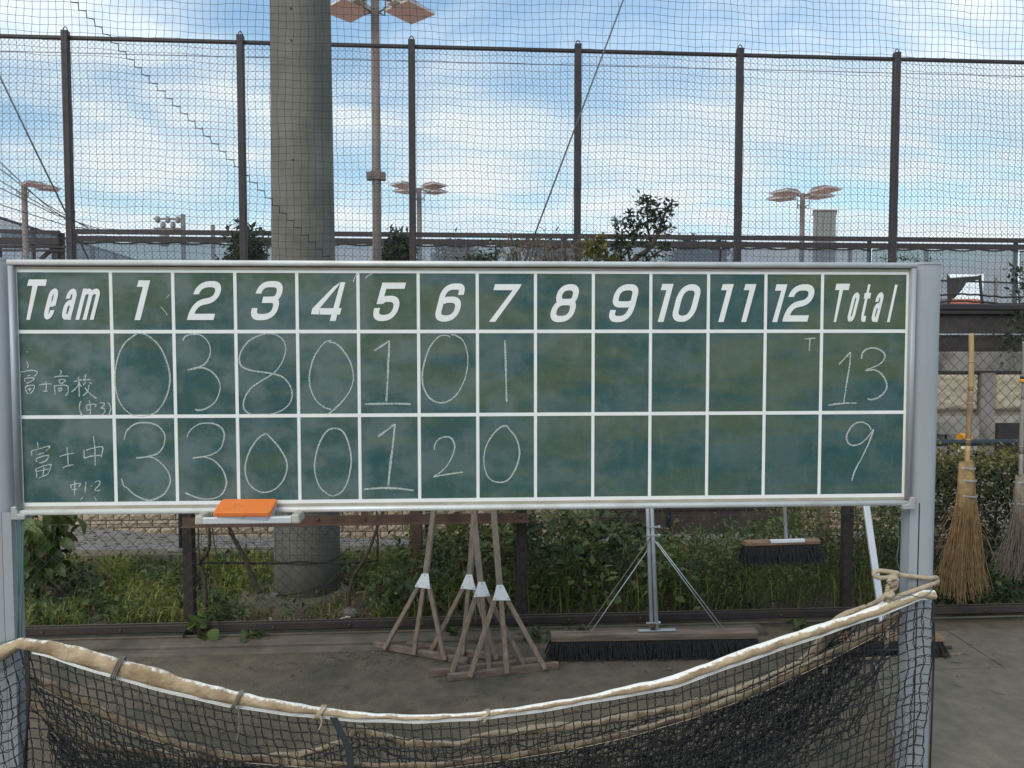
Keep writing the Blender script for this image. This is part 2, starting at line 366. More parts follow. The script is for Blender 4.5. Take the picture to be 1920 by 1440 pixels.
# loose pebbles and crumbs on the dirt
vs = []; qs = []
o = 0
def pebble(c, r):
    a = rng.uniform(0, 6.28); e = np.array([[1, 0, 0], [0, 1, 0], [-1, 0, 0], [0, -1, 0], [0, 0, .7]]) * r * rng.uniform(.6, 1.3, (5, 3))
    ca, sa = math.cos(a), math.sin(a); e = e @ np.array([[ca, sa, 0], [-sa, ca, 0], [0, 0, 1]])
    return e + c, np.array([[0, 1, 4], [1, 2, 4], [2, 3, 4], [3, 0, 4]])
for k in range(2600):
    p = atZ(rng.uniform(0, 1750), 1200 + 240 * rng.random() ** 1.2, 0.003)
    if k > 1900: p = atZ(rng.normal(690, 60), rng.normal(1225, 16), 0.004)
    v, q = pebble(np.array(p), rng.uniform(.002, .006) if k % 60 else .011); vs.append(v); qs.append(q + o); o += 5
prop(link('gravel', mesh_np('gravel', np.concatenate(vs), [np.concatenate(qs)], mat('dark grit', (0.05, 0.043, 0.032), (0.17, 0.15, 0.115), 40, 0.95))), kind='stuff', label='loose grit scattered over the dirt yard')
# concrete pavement on the right, cast in slabs
def slab(poly, z0, z1, name, mt, parent=None, bev=0):
    return MB().prism([(p[0], p[1]) for p in poly], Vector((0, 0, z0)), Vector((1, 0, 0)), Vector((0, 1, 0)), Vector((0, 0, 1)), z1 - z0).build(name, mt, parent, bevel=bev)
e0, e1 = atZ(1622, 1184, 0), atZ(1690, 1440, 0)
def ex_(y, o=0): return e1.x + (e0.x - e1.x) * (y - e1.y) / (e0.y - e1.y) + o
yb_, yf_ = FY - .155, .8
pv = slab([(ex_(yf_), yf_), (8, yf_), (8, yb_), (ex_(yb_), yb_)], -.01, .0035, 'pavement', M['coping']); prop(pv, kind='structure')
pj = atZ(1800, 1257, 0).y
d0, d1 = atZ(1770, 1182, 0), atZ(1832, 1222, 0)
def dx2(y, o=0): return d1.x + (d0.x - d1.x) * (y - d1.y) / (d0.y - d1.y) + o
for poly in ([(ex_(pj + .004, .01), pj + .004), (dx2(pj + .004, -.004), pj + .004), (dx2(yb_, -.004), yb_ - .01), (ex_(yb_, .01), yb_ - .01)],
             [(dx2(pj + .004, .004), pj + .004), (7.9, pj + .004), (7.9, yb_ - .01), (dx2(yb_, .004), yb_ - .01)],
             [(ex_(yf_, .01), yf_), (3.6, yf_), (3.6, pj - .004), (ex_(pj, .01), pj - .004)],
             [(3.608, yf_), (7.9, yf_), (7.9, pj - .004), (3.608, pj - .004)]):
    slab(poly, .004, .0105, 'slab', M['concrete'], pv, .002)
# fence footing
ft = MB()
xr = atY(1045, 1190, FY).x
ft.box(-6, 1.75, FY - 0.15, FY + 0.12, -0.02, 0.026).box(-6, 0.0, FY - 0.235, FY - 0.152, -0.02, 0.012)
prop(ft.build('kerb_footing', M['kerb'], bevel=0.008), kind='structure')
# planting bed, ramp with its kerb, terrace
xs = np.linspace(-8, 9, 120); ys = np.linspace(FY + 0.121, 6.0, 24)
XX, YY = np.meshgrid(xs, ys, indexing='ij'); ZZ = 0.0 + 0.03 * (np.sin(XX * 3 + 1) * np.cos(YY * 4) + rng.normal(0, .25, XX.shape))
i = (np.arange(119)[:, None] * 24 + np.arange(23)[None]).ravel()
prop(link('planting_bed', mesh_np('planting_bed', np.stack([XX, YY, ZZ], -1).reshape(-1, 3), [np.stack([i, i + 24, i + 25, i + 1], 1)], M['soil'], True)), kind='structure')
kb = MB().box(-9, 9, 5.98, 6.14, -0.05, 0.075); prop(kb.build('kerb', M['concrete'], bevel=0.01), kind='structure')
# ramp: concrete with ring grooves; its back edge falls to the right
m = mat('ring grooved concrete', (0.25, 0.24, 0.23), (0.20, 0.19, 0.18), 3, 0.95, bump=0.2)
t = m.node_tree; bs = t.nodes['Principled BSDF']; tcn = t.nodes['Texture Coordinate']
vo = N(t, 'ShaderNodeTexVoronoi', Scale=6.0, Randomness=0.25); t.links.new(tcn.outputs['Object'], vo.inputs['Vector'])
sb = N(t, 'ShaderNodeMath', _operation='SUBTRACT'); t.links.new(vo.outputs['Distance'], sb.inputs[0]); sb.inputs[1].default_value = 0.3
ab = N(t, 'ShaderNodeMath', _operation='ABSOLUTE'); t.links.new(sb.outputs[0], ab.inputs[0])
lt = N(t, 'ShaderNodeMath', _operation='LESS_THAN'); t.links.new(ab.outputs[0], lt.inputs[0]); lt.inputs[1].default_value = 0.06
nn = N(t, 'ShaderNodeTexNoise', Scale=5.0); t.links.new(tcn.outputs['Object'], nn.inputs['Vector'])
gt = N(t, 'ShaderNodeMath', _operation='GREATER_THAN'); t.links.new(nn.outputs['Fac'], gt.inputs[0]); gt.inputs[1].default_value = 0.47
ml = N(t, 'ShaderNodeMath', _operation='MULTIPLY'); t.links.new(lt.outputs[0], ml.inputs[0]); t.links.new(gt.outputs[0], ml.inputs[1])
src = bs.inputs['Base Color'].links[0].from_socket
mi = N(t, 'ShaderNodeMix', _data_type='RGBA'); t.links.new(ml.outputs[0], mi.inputs[0]); t.links.new(src, mi.inputs[6]); mi.inputs[7].default_value = (0.035, 0.033, 0.03, 1); t.links.new(mi.outputs[2], bs.inputs['Base Color'])
M['ramp'] = m
r = MB()
RZ = [(p.x, p.z) for p in (atY(120, 985, WY), atY(330, 1003, WY), atY(640, 1008, WY), atY(760, 1010, WY))]
def rz(x): return float(np.interp(x, [a for a, _ in RZ], [c for _, c in RZ]))
rx = np.linspace(-9, 9, 60)
vv = []
for x in rx: vv += [(x, 6.14, 0.07), (x, WY, rz(x))]
r.add(vv, [(2 * k, 2 * k + 2, 2 * k + 3, 2 * k + 1) for k in range(59)])
prop(r.build('ramp', M['ramp']), kind='structure')
tr = MB().box(-40, 60, WY + 0.35, 120, -0.01, TZ); prop(tr.build('court_terrace', M['court']), kind='structure')

# retaining wall with split face blocks and coping
wl = empty('retaining_wall', (0, WY, 0), 'beige split-face block wall with a stained grey coping behind the planting', 'wall')
MB().box(-9.5, 9.5, WY + 0.03, WY + 0.34, -0.2, 1.405).build('wall_core', M['mortar'], wl)
MB().box(-9.5, 9.5, WY - 0.005, WY + 0.345, 1.418, TZ + 0.06).build('coping', M['coping'], wl, bevel=0.01)
MB().box(-9.5, 9.5, WY - 0.012, WY + 0.02, 1.405, 1.418).build('coping_joint', M['black'], wl)
bw, bh = 0.138, 0.069
blk = []
for v in range(4):
    g = MB(); n = 5
    P = [[(-bw / 2 + .004 + (bw - .008) * a / n, -0.014 * rng.uniform(.3, 1.2) if 0 < a < n and 0 < c < 3 else -.002, -bh / 2 + .004 + (bh - .008) * c / 3) for c in range(4)] for a in range(n + 1)]
    vs = [p for a in P for p in a]
    g.add(vs, [(a * 4 + c, a * 4 + c + 4, a * 4 + c + 5, a * 4 + c + 1) for a in range(n) for c in range(3)])
    # sides back to the core
    ring = [a * 4 for a in range(n + 1)] + [n * 4 + c for c in range(1, 4)] + [a * 4 + 3 for a in range(n - 1, -1, -1)] + [c for c in (2, 1)]
    back = [(vs[k][0], 0.035, vs[k][2]) for k in ring]
    o = len(g.v); g.v += back; m_ = len(ring)
    g.f += [(ring[k], o + k, o + (k + 1) % m_, ring[(k + 1) % m_]) for k in range(m_)]
    me = bpy.data.meshes.new('block'); me.from_pydata(g.v, [], g.f); me.materials.append(M['block']); blk.append(me)
nb = 0
rest = []
for rr in range(-2, 21):
    z = bh * (rr + .5)
    for cidx in range(-66, 66):
        x = bw * (cidx + (0.5 if rr % 2 else 0))
        if z - bh / 2 < -.17 or z + bh / 2 > 1.402: continue
        px = 960 + F * math.tan(math.atan2(x, WY) - YAW)
        left = 110 < px < 740 and z < 0.30
        mid = 925 < px < 1140 and 0.0 < z < 0.42
        right = False
        if px > 1700 and z > .9: continue
        pil = 1838 < px < 1856
        if pil: continue
        if (left or mid or right) and nb < 296:
            ob = link('block', blk[(cidx * 7 + rr * 3) % 4], wl); nb += 1
            ob.location = (x, WY, z)
        else: rest.append((x, z, blk[(cidx * 7 + rr * 3) % 4]))
b = MB()
for x, z, me in rest:
    o = len(b.v); b.v += [(v.co.x + x, v.co.y + WY, v.co.z + z) for v in me.vertices]; b.f += [tuple(i + o for i in p.vertices) for p in me.polygons]
prop(b.build('block_courses', M['block'], wl), kind='stuff')
pc = atY(1847, 800, WY).x
MB().box(pc - .07, pc + .07, WY - 0.03, WY + 0.028, -0.1, 1.403).build('pilaster', M['coping'], wl)
for x0_, x1_ in ((pc - 1.2, pc - .078), (pc + .078, pc + 1.4)):
    g_ = np.random.default_rng(int(x0_ * 100) % 97); nx_, nz_ = 46, 16; zt0, zt1 = 1.03, 1.398
    X_, Z_ = np.meshgrid(np.linspace(x0_, x1_, nx_), np.linspace(zt0, zt1, nz_), indexing='ij')
    Y_ = WY - .004 - .016 * g_.random(X_.shape) - .01 * np.abs(np.sin(Z_ * 38 + 2 * np.sin(X_ * 4))); Y_[[0, -1]] = WY + .03; Y_[:, [0, -1]] = WY + .03
    i_ = (np.arange(nx_ - 1)[:, None] * nz_ + np.arange(nz_ - 1)[None]).ravel()
    link('rough_panel', mesh_np('rough_panel', np.stack([X_, Y_, Z_], -1).reshape(-1, 3), [np.stack([i_, i_ + nz_, i_ + nz_ + 1, i_ + 1], 1)], M['roughwall']), wl)
lw = atY(1800, 780, WY)
MB().box(lw.x - .6, lw.x + 1.2, WY - 0.022, WY + 0.0285, -0.1, lw.z).build('render_band', M['render'], wl)
op = atY(1867, 793, WY - .03)
MB().box(op.x, op.x + .7, WY - 0.06, WY - 0.024, op.z - .37, op.z).build('vent_opening', M['black'], wl)
MB().box(op.x + .16, op.x + .7, WY - 0.075, WY - 0.061, op.z - .37, op.z - .31).build('vent_sill', M['coping'], wl)
# dark brown shutter low on the wall, centre right
a = atY(1118, 960, WY - .05); c = atY(1500, 1022, WY - .05)
sh = empty('wall_shutter', (a.x, WY, 0), 'dark brown steel shutter low on the wall behind the weeds', 'shutter')
MB().box(a.x, c.x, WY - .055, WY - .02, c.z + .01, .98).build('sheet', M['brownpanel'], sh)
for k in range(7):
    z = .1 + k * .13
    MB().box(a.x + .01, c.x - .01, WY - .066, WY - .056, z, z + .012).build('rib', M['dsteel'], sh)
MB().box(a.x, c.x, WY - .2, WY - .02, c.z - .08, c.z - .004).build('step', M['coping'], sh)

# blue pipe railing along the ramp kerb
pr = empty('pipe_railing', (0, 6.06, 0), 'dark blue pipe railing running along the ramp kerb', 'railing')
zr = atY(1800, 830, 6.06).z
MB().tube([(-3.6, 6.06, .86), (6, 6.06, zr)], .028, 12).build('rail', M['bluepipe'], pr, True)
for px in (341, 803, 1253, 1700):
    x = atY(px, 1000, 6.06).x
    MB().tube([(x, 6.06, .07), (x, 6.06, zr - .02)], .024, 12).build('post', M['bluepipe'], pr, True)
x = atY(341, 1000, 6.06).x; MB().box(x - .1, x + .1, 6.0, 6.13, .076, .1).build('foot_block', M['coping'], pr, bevel=.006)

# small fittings on the wall at the right edge
q = atY(1767, 803, WY - .1)
eb = empty('electrical_box', q, 'small grey electrical box with a pipe on the wall right of the scoreboard', 'electrical box')
MB().box(q.x - .05, q.x + .11, WY - .14, WY - .023, q.z - .06, q.z + .07).build('case', M['coping'], eb, bevel=.008)
MB().tube([(q.x + .05, WY - .08, q.z - .06), (q.x + .05, WY - .08, q.z - .1), (q.x + .08, WY - .08, q.z - .12), (q.x + .08, WY - .08, q.z - .5)], .011, 8).build('pipe', M['black'], eb, True)
q = atY(1806, 822, 6.3)
wl2 = empty('warning_lamp', q, 'orange boxed lamp with a white dome hanging at the blue pipe railing', 'lamp')
MB().box(q.x - .04, q.x + .05, 6.24, 6.34, q.z - .03, q.z + .04).build('case', M['yellow'], wl2, bevel=.008)
MB().lathe([(.015, -.04), (.02, -.06), (.05, -.08), (.065, -.11), (.06, -.12)], (q.x, 6.29, q.z), 16).build('dome', M['offwhite'], wl2, True)
MB().tube([(q.x, 6.29, q.z - .12), (q.x, 6.29, .07)], .012, 8).build('stem', M['black'], wl2, True)

# ------------------------------------------------------------------ near chain link fence
def chainlink(X0, X1, Z0, Z1, Y, D, r, jit=0.0, slope=0.0):
    """real zigzag wires, woven in pairs"""
    wd = D / 2
    n = int((X1 - X0) / wd); m_ = int((Z1 - Z0) / wd) + 1
    k = np.arange(m_)
    xi = X0 + np.arange(n) * wd
    sgn = np.where((k[None] + np.arange(n)[:, None]) % 2 == 0, 1, -1)
    X = xi[:, None] + sgn * wd / 2
    Z = np.broadcast_to(Z0 + k * wd, X.shape).copy()
    Yv = Y + sgn * r * 0.9
    if jit:
        X = X + jit * np.sin(Z * 3.1 + xi[:, None] * 1.3) + rng.normal(0, jit * .12, X.shape); Z = Z + jit * np.sin(X * 2.3 + 1) + rng.normal(0, jit * .12, X.shape)
        Yv = Yv + 2 * jit * np.sin(X * 1.7 + Z * 2)
    return tubes(np.stack([X, np.broadcast_to(Yv, X.shape), Z], -1), r, 3)
nf = empty('chain_link_fence', (0, FY, 0), 'low brown chain-link fence right behind the scoreboard', 'fence')
FZ = 1.89
build_np('wire_mesh', [chainlink(-4.2, 4.6, .085, FZ - .03, FY, .0725, .0021, .004)], M['wire'], nf, kind='stuff')
def railz(px, py): return atY(px, py, FY).z
zb = .075
MB().bar((-5, FY, zb), (6, FY, zb), .045, .048, bev=.006).build('bottom_rail', M['dsteel'], nf)
MB().tube([(-5, FY - .012, zb + .03), (6, FY - .012, zb + .03)], .004, 6).build('tension_wire', M['wire'], nf)
MB().tube([(-5, FY - .004, railz(1200, 968)), (6, FY - .004, railz(1200, 968))], .0022, 6).build('tension_wire', M['wire'], nf)
MB().bar((-5, FY, FZ), (6, FY, FZ), .045, .04, bev=.008).build('top_rail', M['black'], nf)
MB().bar((-5, FY - .03, .036), (6, FY - .03, .036), .004, .008).build('bottom_angle', M['concrete'], nf)
sp = [atY(p, 1080, FY + .03).x for p in (355, 978, 1587)]
d = (sp[2] - sp[0]) / 2
for x in [sp[0] - d] + sp + [sp[2] + d]:
    p = MB().bar((x, FY + .035, -.05), (x, FY + .035, FZ + .02), .06, .05, up=(0, 1, 0), bev=.006).build('post', M['dsteel'], nf)
for k in range(22):
    x = -4 + k * .42
    MB().lathe([(.007, 0), (.007, .005), (.003, .008)], (0, 0, 0), 8).build('bolt', M['rust'], nf).matrix_basis = Matrix.Translation((x, FY - .024, zb)) @ Matrix.Rotation(R(90), 4, 'X')
# rusty angle rail across two posts
xa, xb = atY(340, 970, FY - .05).x, atY(991, 965, FY - .05).x
zt, zl = railz(660, 964) + .0, railz(660, 980)
ra = empty('angle_rail', (xa, FY - .05, zl), 'rusty steel angle bolted across two fence posts below the scoreboard', 'rail')
MB().box(xa, xb, FY - .034, FY - .029, zl, zt).box(xa, xb, FY - .075, FY - .0345, zl, zl + .005).build('angle', M['rust'], ra)
for px in (362, 595, 683, 975):
    x = atY(px, 965, FY - .04).x
    MB().lathe([(.009, 0), (.009, .006), (.004, .01)], (0, 0, 0), 8).build('bolt', M['rust'], ra).matrix_basis = Matrix.Translation((x, FY - .0345, (zl + zt) / 2 + .005)) @ Matrix.Rotation(R(90), 4, 'X')
x = atY(683, 950, FY - .04).x
MB().box(x - .02, x + .02, FY - .028, FY - .022, zl + .01, zl + .3).build('hanger_plate', M['rust'], ra)

# rusty square post and grey timber post standing just behind the fence
x = atY(781, 1040, 5.0).x
rp = MB().bar((x + .004, 5.0, -.1), (x - .01, 5.0, 1.9), .078, .078, up=(0, 1, 0), bev=.008).build('steel_post', M['rust']); prop(rp, 'rusty brown square steel post behind the chain-link fence near the rakes', 'post')
x = atY(1541, 990, 5.4).x
MB2 = MB().bar((x + .02, 5.4, -.1), (x - .03, 5.4, 1.75), .075, .075, up=(0, 1, 0), bev=.01).build('timber_post', M['wood']); prop(MB2, 'grey timber post behind the small hanging brush', 'post')

# ------------------------------------------------------------------ concrete utility pole
pc = atY(573, 1130, 5.1); cx = pc.x + .016
ro = .5 * (atY(635, 1100, 5.1).x - atY(510, 1100, 5.1).x) * .985
up = empty('utility_pole', (cx, 5.1, 0), 'thick concrete utility pole rising behind the scoreboard', 'utility pole')
prof = [(ro * (1 - .0125 * z / ro * .5), z) for z in np.linspace(-.1, 11, 24)]
prof = [(ro - .0066 * z, z) for z in np.linspace(-.1, 11, 24)]
MB().lathe(prof, (cx, 5.1, 0), 48).build('shaft', M['pole'], up, True)
zc = atY(573, 1133, 5.1 - ro).z
MB().lathe([(ro + .004, zc - .04), (ro + .012, zc - .04), (ro + .012, zc + .04), (ro + .004, zc + .04)], (cx, 5.1, 0), 40, False).build('steel_band', M['coping'], up, True)
MB().box(cx - ro * .98 - .02, cx - ro * .75, 5.1 - .19, 5.1 - .12, zc - .045, zc + .05).build('band_clamp', M['coping'], up, bevel=.004)
for zz_, tl in ((atY(573, 1108, 4.9).z, .05), (atY(573, 1062, 4.9).z + .02, 0)):
    MB().tube([(cx + (ro + .006) * math.cos(a), 5.1 + (ro + .006) * math.sin(a), zz_ + tl * math.cos(a)) for a in np.linspace(R(170), R(370), 30)], .004, 5).build('tie_wire', M['wire'], up, True)
hx = atY(597, 1105, 4.9)
MB().tube([(hx.x, 5.1 - ro * .93, hx.z), (hx.x, 5.1 - ro - .012, hx.z)], .022, 10).build('earth_hole', M['black'], up)
for z in (atY(567, 75, 4.9).z, atY(567, 15, 4.9).z, atY(567, 300, 4.9).z):
    MB().tube([(cx - .02, 5.1 - ro * .8, z), (cx - .02, 5.1 - ro + .0066 * z - .004, z)], .006, 8).build('step_hole', M['black'], up)
fp = atY(560, 1152, 4.85)
pts = [(cx + (ro + .1) * 1.25 * math.cos(a) * (1 + .12 * math.sin(3 * a + 1)) - .12, 5.05 + (ro + .09) * 1.25 * math.sin(a) * (1 + .1 * math.cos(2 * a))) for a in np.linspace(0, 2 * math.pi, 28)[:-1]]
b = MB(); n = len(pts)
b.add([(x, y, -.03) for x, y in pts] + [(cx + (x - cx) * .85, 5.05 + (y - 5.05) * .85, .055) for x, y in pts] + [(cx, 5.05, .07)], [(k, (k + 1) % n, n + (k + 1) % n, n + k) for k in range(n)] + [(n + k, n + (k + 1) % n, 2 * n) for k in range(n)])
b.build('footing', M['concrete'], up)

# ------------------------------------------------------------------ hanging safety net
sn = empty('safety_net', (0, NY, 0), 'tall dark green square-mesh safety net hanging in front of the concrete pole', 'net')
cell = .0436
i0, i1 = -95, 90
j1 = 105
Xg = np.arange(i0, i1 + 1) * cell
zlow = atY(600, 1055, NY).z
Zg = zlow + np.arange(j1 + 1) * cell
XX, ZZ = np.meshgrid(Xg, Zg, indexing='ij')
def nd(X, Z):
    dx_ = .004 * np.sin(Z * 2.2 + X * .7) + .003 * np.sin(Z * 6.3 + X * 2.2) + .0035 * np.sin(X * 9 + Z * 17)
    dz_ = .006 * np.sin(X * 1.3 + .5) + .0035 * np.sin(X * 3.9 + Z * 1.1) + .0045 * np.sin(X * 13 + Z * 5)
    return dx_, dz_
DX, DZ = nd(XX, ZZ); DX += rng.normal(0, .0014, DX.shape); DZ += rng.normal(0, .0014, DZ.shape)
GX = XX + DX; GZ = ZZ + DZ - .012 * XX; GY = NY + .03 * np.sin(XX * 1.1 + ZZ * .8)
G = np.stack([GX, GY, GZ], -1)
xleft = int(round((atY(372, 1000, NY).x) / cell)) - i0
xcut = int(round((atY(707, 1000, NY).x) / cell)) - i0
zcut = int((atY(1850, 563, NY).z - zlow) / cell) + 1
rt = .00125
build_np('netting', [tubes(G[:xleft, zcut:], rt), tubes(G[xleft:xcut], rt), tubes(G[xcut:, zcut:], rt),
                     tubes(np.swapaxes(G[xleft:xcut + 1, 1:zcut], 0, 1), rt), tubes(np.swapaxes(G[:, zcut:], 0, 1), rt)], M['net'], sn, kind='stuff')
def wob(path, a): return [Vector(p) + Vector((rng.normal(0, a), rng.normal(0, a), rng.normal(0, a))) for p in path]
MB().tube(wob(G[xleft:xcut + 1, 0], .002), .0075, 6).build('border_rope', M['rope_dark'], sn, True)
MB().tube(wob(G[xcut:, zcut], .0025), .006, 6).build('border_rope', M['rope_dark'], sn, True)
z2 = int((atY(1850, 532, NY).z - zlow) / cell)
MB().tube(wob(G[xcut:, z2] + np.array([0, -.008, 0]), .0025), .006, 6).build('border_rope', M['rope_dark'], sn, True)
MB().tube(wob([G[xcut, k] for k in range(0, zcut + 1)], .002), .006, 6).build('border_rope', M['rope_dark'], sn, True)
# zigzag lacing where two net widths meet
si = int(round(atY(126, 2, NY).x / cell)) - i0; sj = int((atY(126, 2, NY).z - zlow) / cell)
P = []
for k in range(52):
    if si + k >= len(Xg) or sj - k < 0: break
    P += [G[si + k, sj - k], G[min(si + k + 1, len(Xg) - 1), sj - k] - np.array([0, .004, .006])]
MB().tube([Vector(p) for p in P], .0034, 5).build('lacing', M['net'], sn, False)

# ------------------------------------------------------------------ tall court fence
tf = empty('court_fence', (0, TY, TZ), 'tall brown court fence with square posts and fine chain-link mesh', 'fence')
pt = [(125, 70), (452, 77), (772, 84), (1083, 92), (1386, 99), (1679, 107)]
xs6 = [atY(p[0], p[1], TY).x for p in pt]; TTOP = np.mean([atY(p[0], p[1], TY).z for p in pt])
st6 = (xs6[5] - xs6[0]) / 5
build_np('wire_mesh', [chainlink(xs6[0] - st6 * 1.1, xs6[5] + st6 * 1.25, TZ + .05, TTOP - .02, TY + .01, .0545, .0024, .004)], M['fwire'], tf, kind='stuff')
MB().bar((xs6[0] - 3, TY, TTOP - .02), (xs6[5] + 3, TY, TTOP - .02), .045, .04, bev=.006).build('top_rail', M['fpost'], tf)
for x in [xs6[0] - st6] + list(xs6) + [xs6[5] + st6]:
    p = MB().bar((x, TY - .03, TZ - .02), (x, TY - .03, TTOP + .045), .08, .08, up=(0, 1, 0), bev=.01).build('post', M['fpost'], tf)
    MB().tube([(x + .026 * math.cos(a), TY - .03, TTOP + .043 + .05 * math.sin(a)) for a in np.linspace(0, math.pi, 10)], .006, 6).build('lifting_eye', M['fpost'], p, True)
MB().tube([(xs6[0] - 3, TY, TTOP - .19), (xs6[5] + 3, TY, TTOP - .19)], .004, 5).build('tension_wire', M['fwire'], tf)
# black sheet screen standing on the wall at the right
x0 = atY(1640, 600, WY + .1).x; zt = atY(1850, 584, WY + .1).z
bs_ = empty('sheet_screen', (x0, WY + .1, TZ), 'black sheet screen standing on top of the wall, right of the scoreboard', 'screen')
b = MB(); nn_ = 40
vv = []
for k in range(nn_ + 1):
    x = x0 + 4.2 * k / nn_
    vv += [(x, WY + .1 + .02 * math.sin(k * 1.7), TZ + .062), (x, WY + .1 + .03 * math.sin(k * 1.3 + 1), (TZ + zt) / 2), (x, WY + .1, zt)]
b.add(vv, [(3 * k + c, 3 * k + 3 + c, 3 * k + 4 + c, 3 * k + 1 + c) for k in range(nn_) for c in (0, 1)])
b.build('sheet', M['blackmesh'], bs_, True)
MB().bar((x0, WY + .08, zt), (x0 + 4.2, WY + .08, zt), .05, .05).build('top_edge', M['black'], bs_)
zz_ = atY(1850, 627, WY + .05).z
MB().bar((x0, WY + .06, zz_), (x0 + 4.2, WY + .06, zz_ + .005), .012, .012).build('light_rail', M['galv'], bs_)
zz_ = atY(1850, 655, WY + .05).z
MB().bar((x0, WY + .06, zz_), (x0 + 4.2, WY + .06, zz_), .03, .03).build('bottom_edge', M['dsteel'], bs_)

# ------------------------------------------------------------------ far court fence with wind screen
ff = empty('far_court_fence', (0, CY, TZ), 'far side court fence with double brown rails and grey windscreen', 'fence')
xl = atY(136, 440, CY).x; xr = xl + 36
zr1 = atY(1000, 444, CY).z
def sc_mat():
    m = bpy.data.materials.new('grey wind screen mesh'); m.use_nodes = True; t = m.node_tree; b = t.nodes['Principled BSDF']
    b.inputs['Base Color'].default_value = (0.17, 0.205, 0.25, 1); b.inputs['Roughness'].default_value = .8
    tr = N(t, 'ShaderNodeBsdfTranslucent'); tr.inputs['Color'].default_value = (0.20, 0.25, 0.31, 1)
    tp = N(t, 'ShaderNodeBsdfTransparent'); a = N(t, 'ShaderNodeMixShader'); a.inputs[0].default_value = .5
    c = N(t, 'ShaderNodeMixShader'); c.inputs[0].default_value = .24
    l = t.links.new; l(b.outputs[0], a.inputs[1]); l(tr.outputs[0], a.inputs[2]); l(a.outputs[0], c.inputs[1]); l(tp.outputs[0], c.inputs[2]); l(c.outputs[0], t.nodes['Material Output'].inputs[0])
    return m
M['screen'] = sc_mat()
MB().bar((xl, CY, zr1 + .03), (xr, CY, zr1 + .03), .08, .15).build('top_rail', M['fpost'], ff)
MB().bar((xl, CY + .02, zr1 - .19), (xr, CY + .02, zr1 - .19), .08, .18).build('second_rail', M['fpost'], ff)
npan = 7; pw = (xr - xl) / npan
hole0, hole1 = atY(1778, 530, CY).x, atY(1842, 530, CY).x
zs = zr1 - .27
for k in range(npan + 1):
    x = xl + k * pw
    MB().bar((x, CY + .1, TZ), (x, CY + .1, zr1 + .05), .1, .1, up=(0, 1, 0)).build('post', M['fpost'], ff)
def screen_panel(x0, x1, z0, z1, nm='windscreen'):
    n_ = 24; vs = []
    for a in range(n_ + 1):
        x = x0 + (x1 - x0) * a / n_
        sag = .07 * abs(math.sin(math.pi * (x - xl) / 1.05)) ** .7
        for c in range(6):
            z = z0 + (z1 - sag - z0) * c / 5
            vs.append((x, CY - .06 + .04 * math.sin(x * 2.1 + z) , z))
    b = MB().add(vs, [(a * 6 + c, a * 6 + 6 + c, a * 6 + 7 + c, a * 6 + 1 + c) for a in range(n_) for c in range(5)])
    b.build(nm, M['screen'], ff, True)
    MB().tube([Vector(vs[a * 6 + 5]) + Vector((0, -.02, 0)) for a in range(n_ + 1)], .028, 6).build('screen_hem', M['rope_dark'], ff, True)
for k in range(npan):
    x0, x1 = xl + k * pw + .03, xl + (k + 1) * pw - .03
    if x1 < hole0 or x0 > hole1: screen_panel(x0, x1, TZ + .02, zs)
    else:
        zh = atY(1800, 514, CY).z
        if x0 < hole0: screen_panel(x0, min(hole0, x1), TZ + .02, zs)
        if x1 > hole1: screen_panel(max(hole1, x0), x1, TZ + .02, zs)
        a_, b_ = max(x0, hole0), min(x1, hole1)
        if b_ - a_ > .05: screen_panel(a_, b_, zh, zs)
# torn flap hanging at the hole
h = [(1776, 514), (1782, 521), (1838, 517), (1838, 524), (1812, 530), (1804, 543), (1793, 556), (1785, 562), (1779, 576), (1777, 576)]
b = MB(); P = [atY(px, py, CY - .25) for px, py in h]
n = len(P); vs = P + [p + Vector((0, .02, 0)) for p in P]
b.add(vs, [tuple(range(n)), tuple(range(n, 2 * n))[::-1]] + [(k, n + k, n + (k + 1) % n, (k + 1) % n) for k in range(n)])
b.build('torn_flap', M['blackmesh'], ff)
for py in (526,):
    MB().tube([atY(1755, py, CY - .2), atY(1925, py + 5, CY - .2)], .03, 6).build('loose_cable', M['rope_dark'], ff)
MB().tube([atY(1837, 516, CY - .2), atY(1842, 575, CY - .2)], .05, 6).build('hole_stake', M['fpost'], ff)
MB().tube([atY(1868, 520, CY - .2), atY(1866, 575, CY - .2)], .05, 6).build('hole_stake', M['lpole'], ff)

# court side fence running away from the viewer at the left
sf = empty('side_court_fence', (-15, 22, TZ), 'side court fence running away at the far left with a sloping-looking top rail', 'fence')
A = atY(-60, 386, 19.6); A = atD(-60, 386, 20.4); Bp = atD(270, 486, 33.5); A.z = Bp.z = 5.35
MB().bar(A, Bp, .07, .07).build('top_rail', M['fpost'], sf)
for px, d in ((68, 23.6), (180, 27.6), (222, 30), (258, 32.6), (0, 21.7)):
    t_ = ((960 - px) - 0)
    p = min((A.lerp(Bp, s) for s in np.linspace(0, 1, 200)), key=lambda p: abs(960 + F * ((p - EYE).dot(Vector((math.cos(YAW), -math.sin(YAW), 0)))) / ((p - EYE).dot(Vector((math.sin(YAW), math.cos(YAW), 0)))) - px))
    MB().bar((p.x, p.y, TZ), (p.x, p.y, 5.35), .1, .1, up=(0, 1, 0)).build('post', M['fpost'], sf)
b = MB(); b.add([(A.x, A.y, TZ), (Bp.x, Bp.y, TZ), (Bp.x, Bp.y, 5.3), (A.x, A.y, 5.3)], [(0, 1, 2, 3)])
b.build('windscreen', M['screen'], sf)
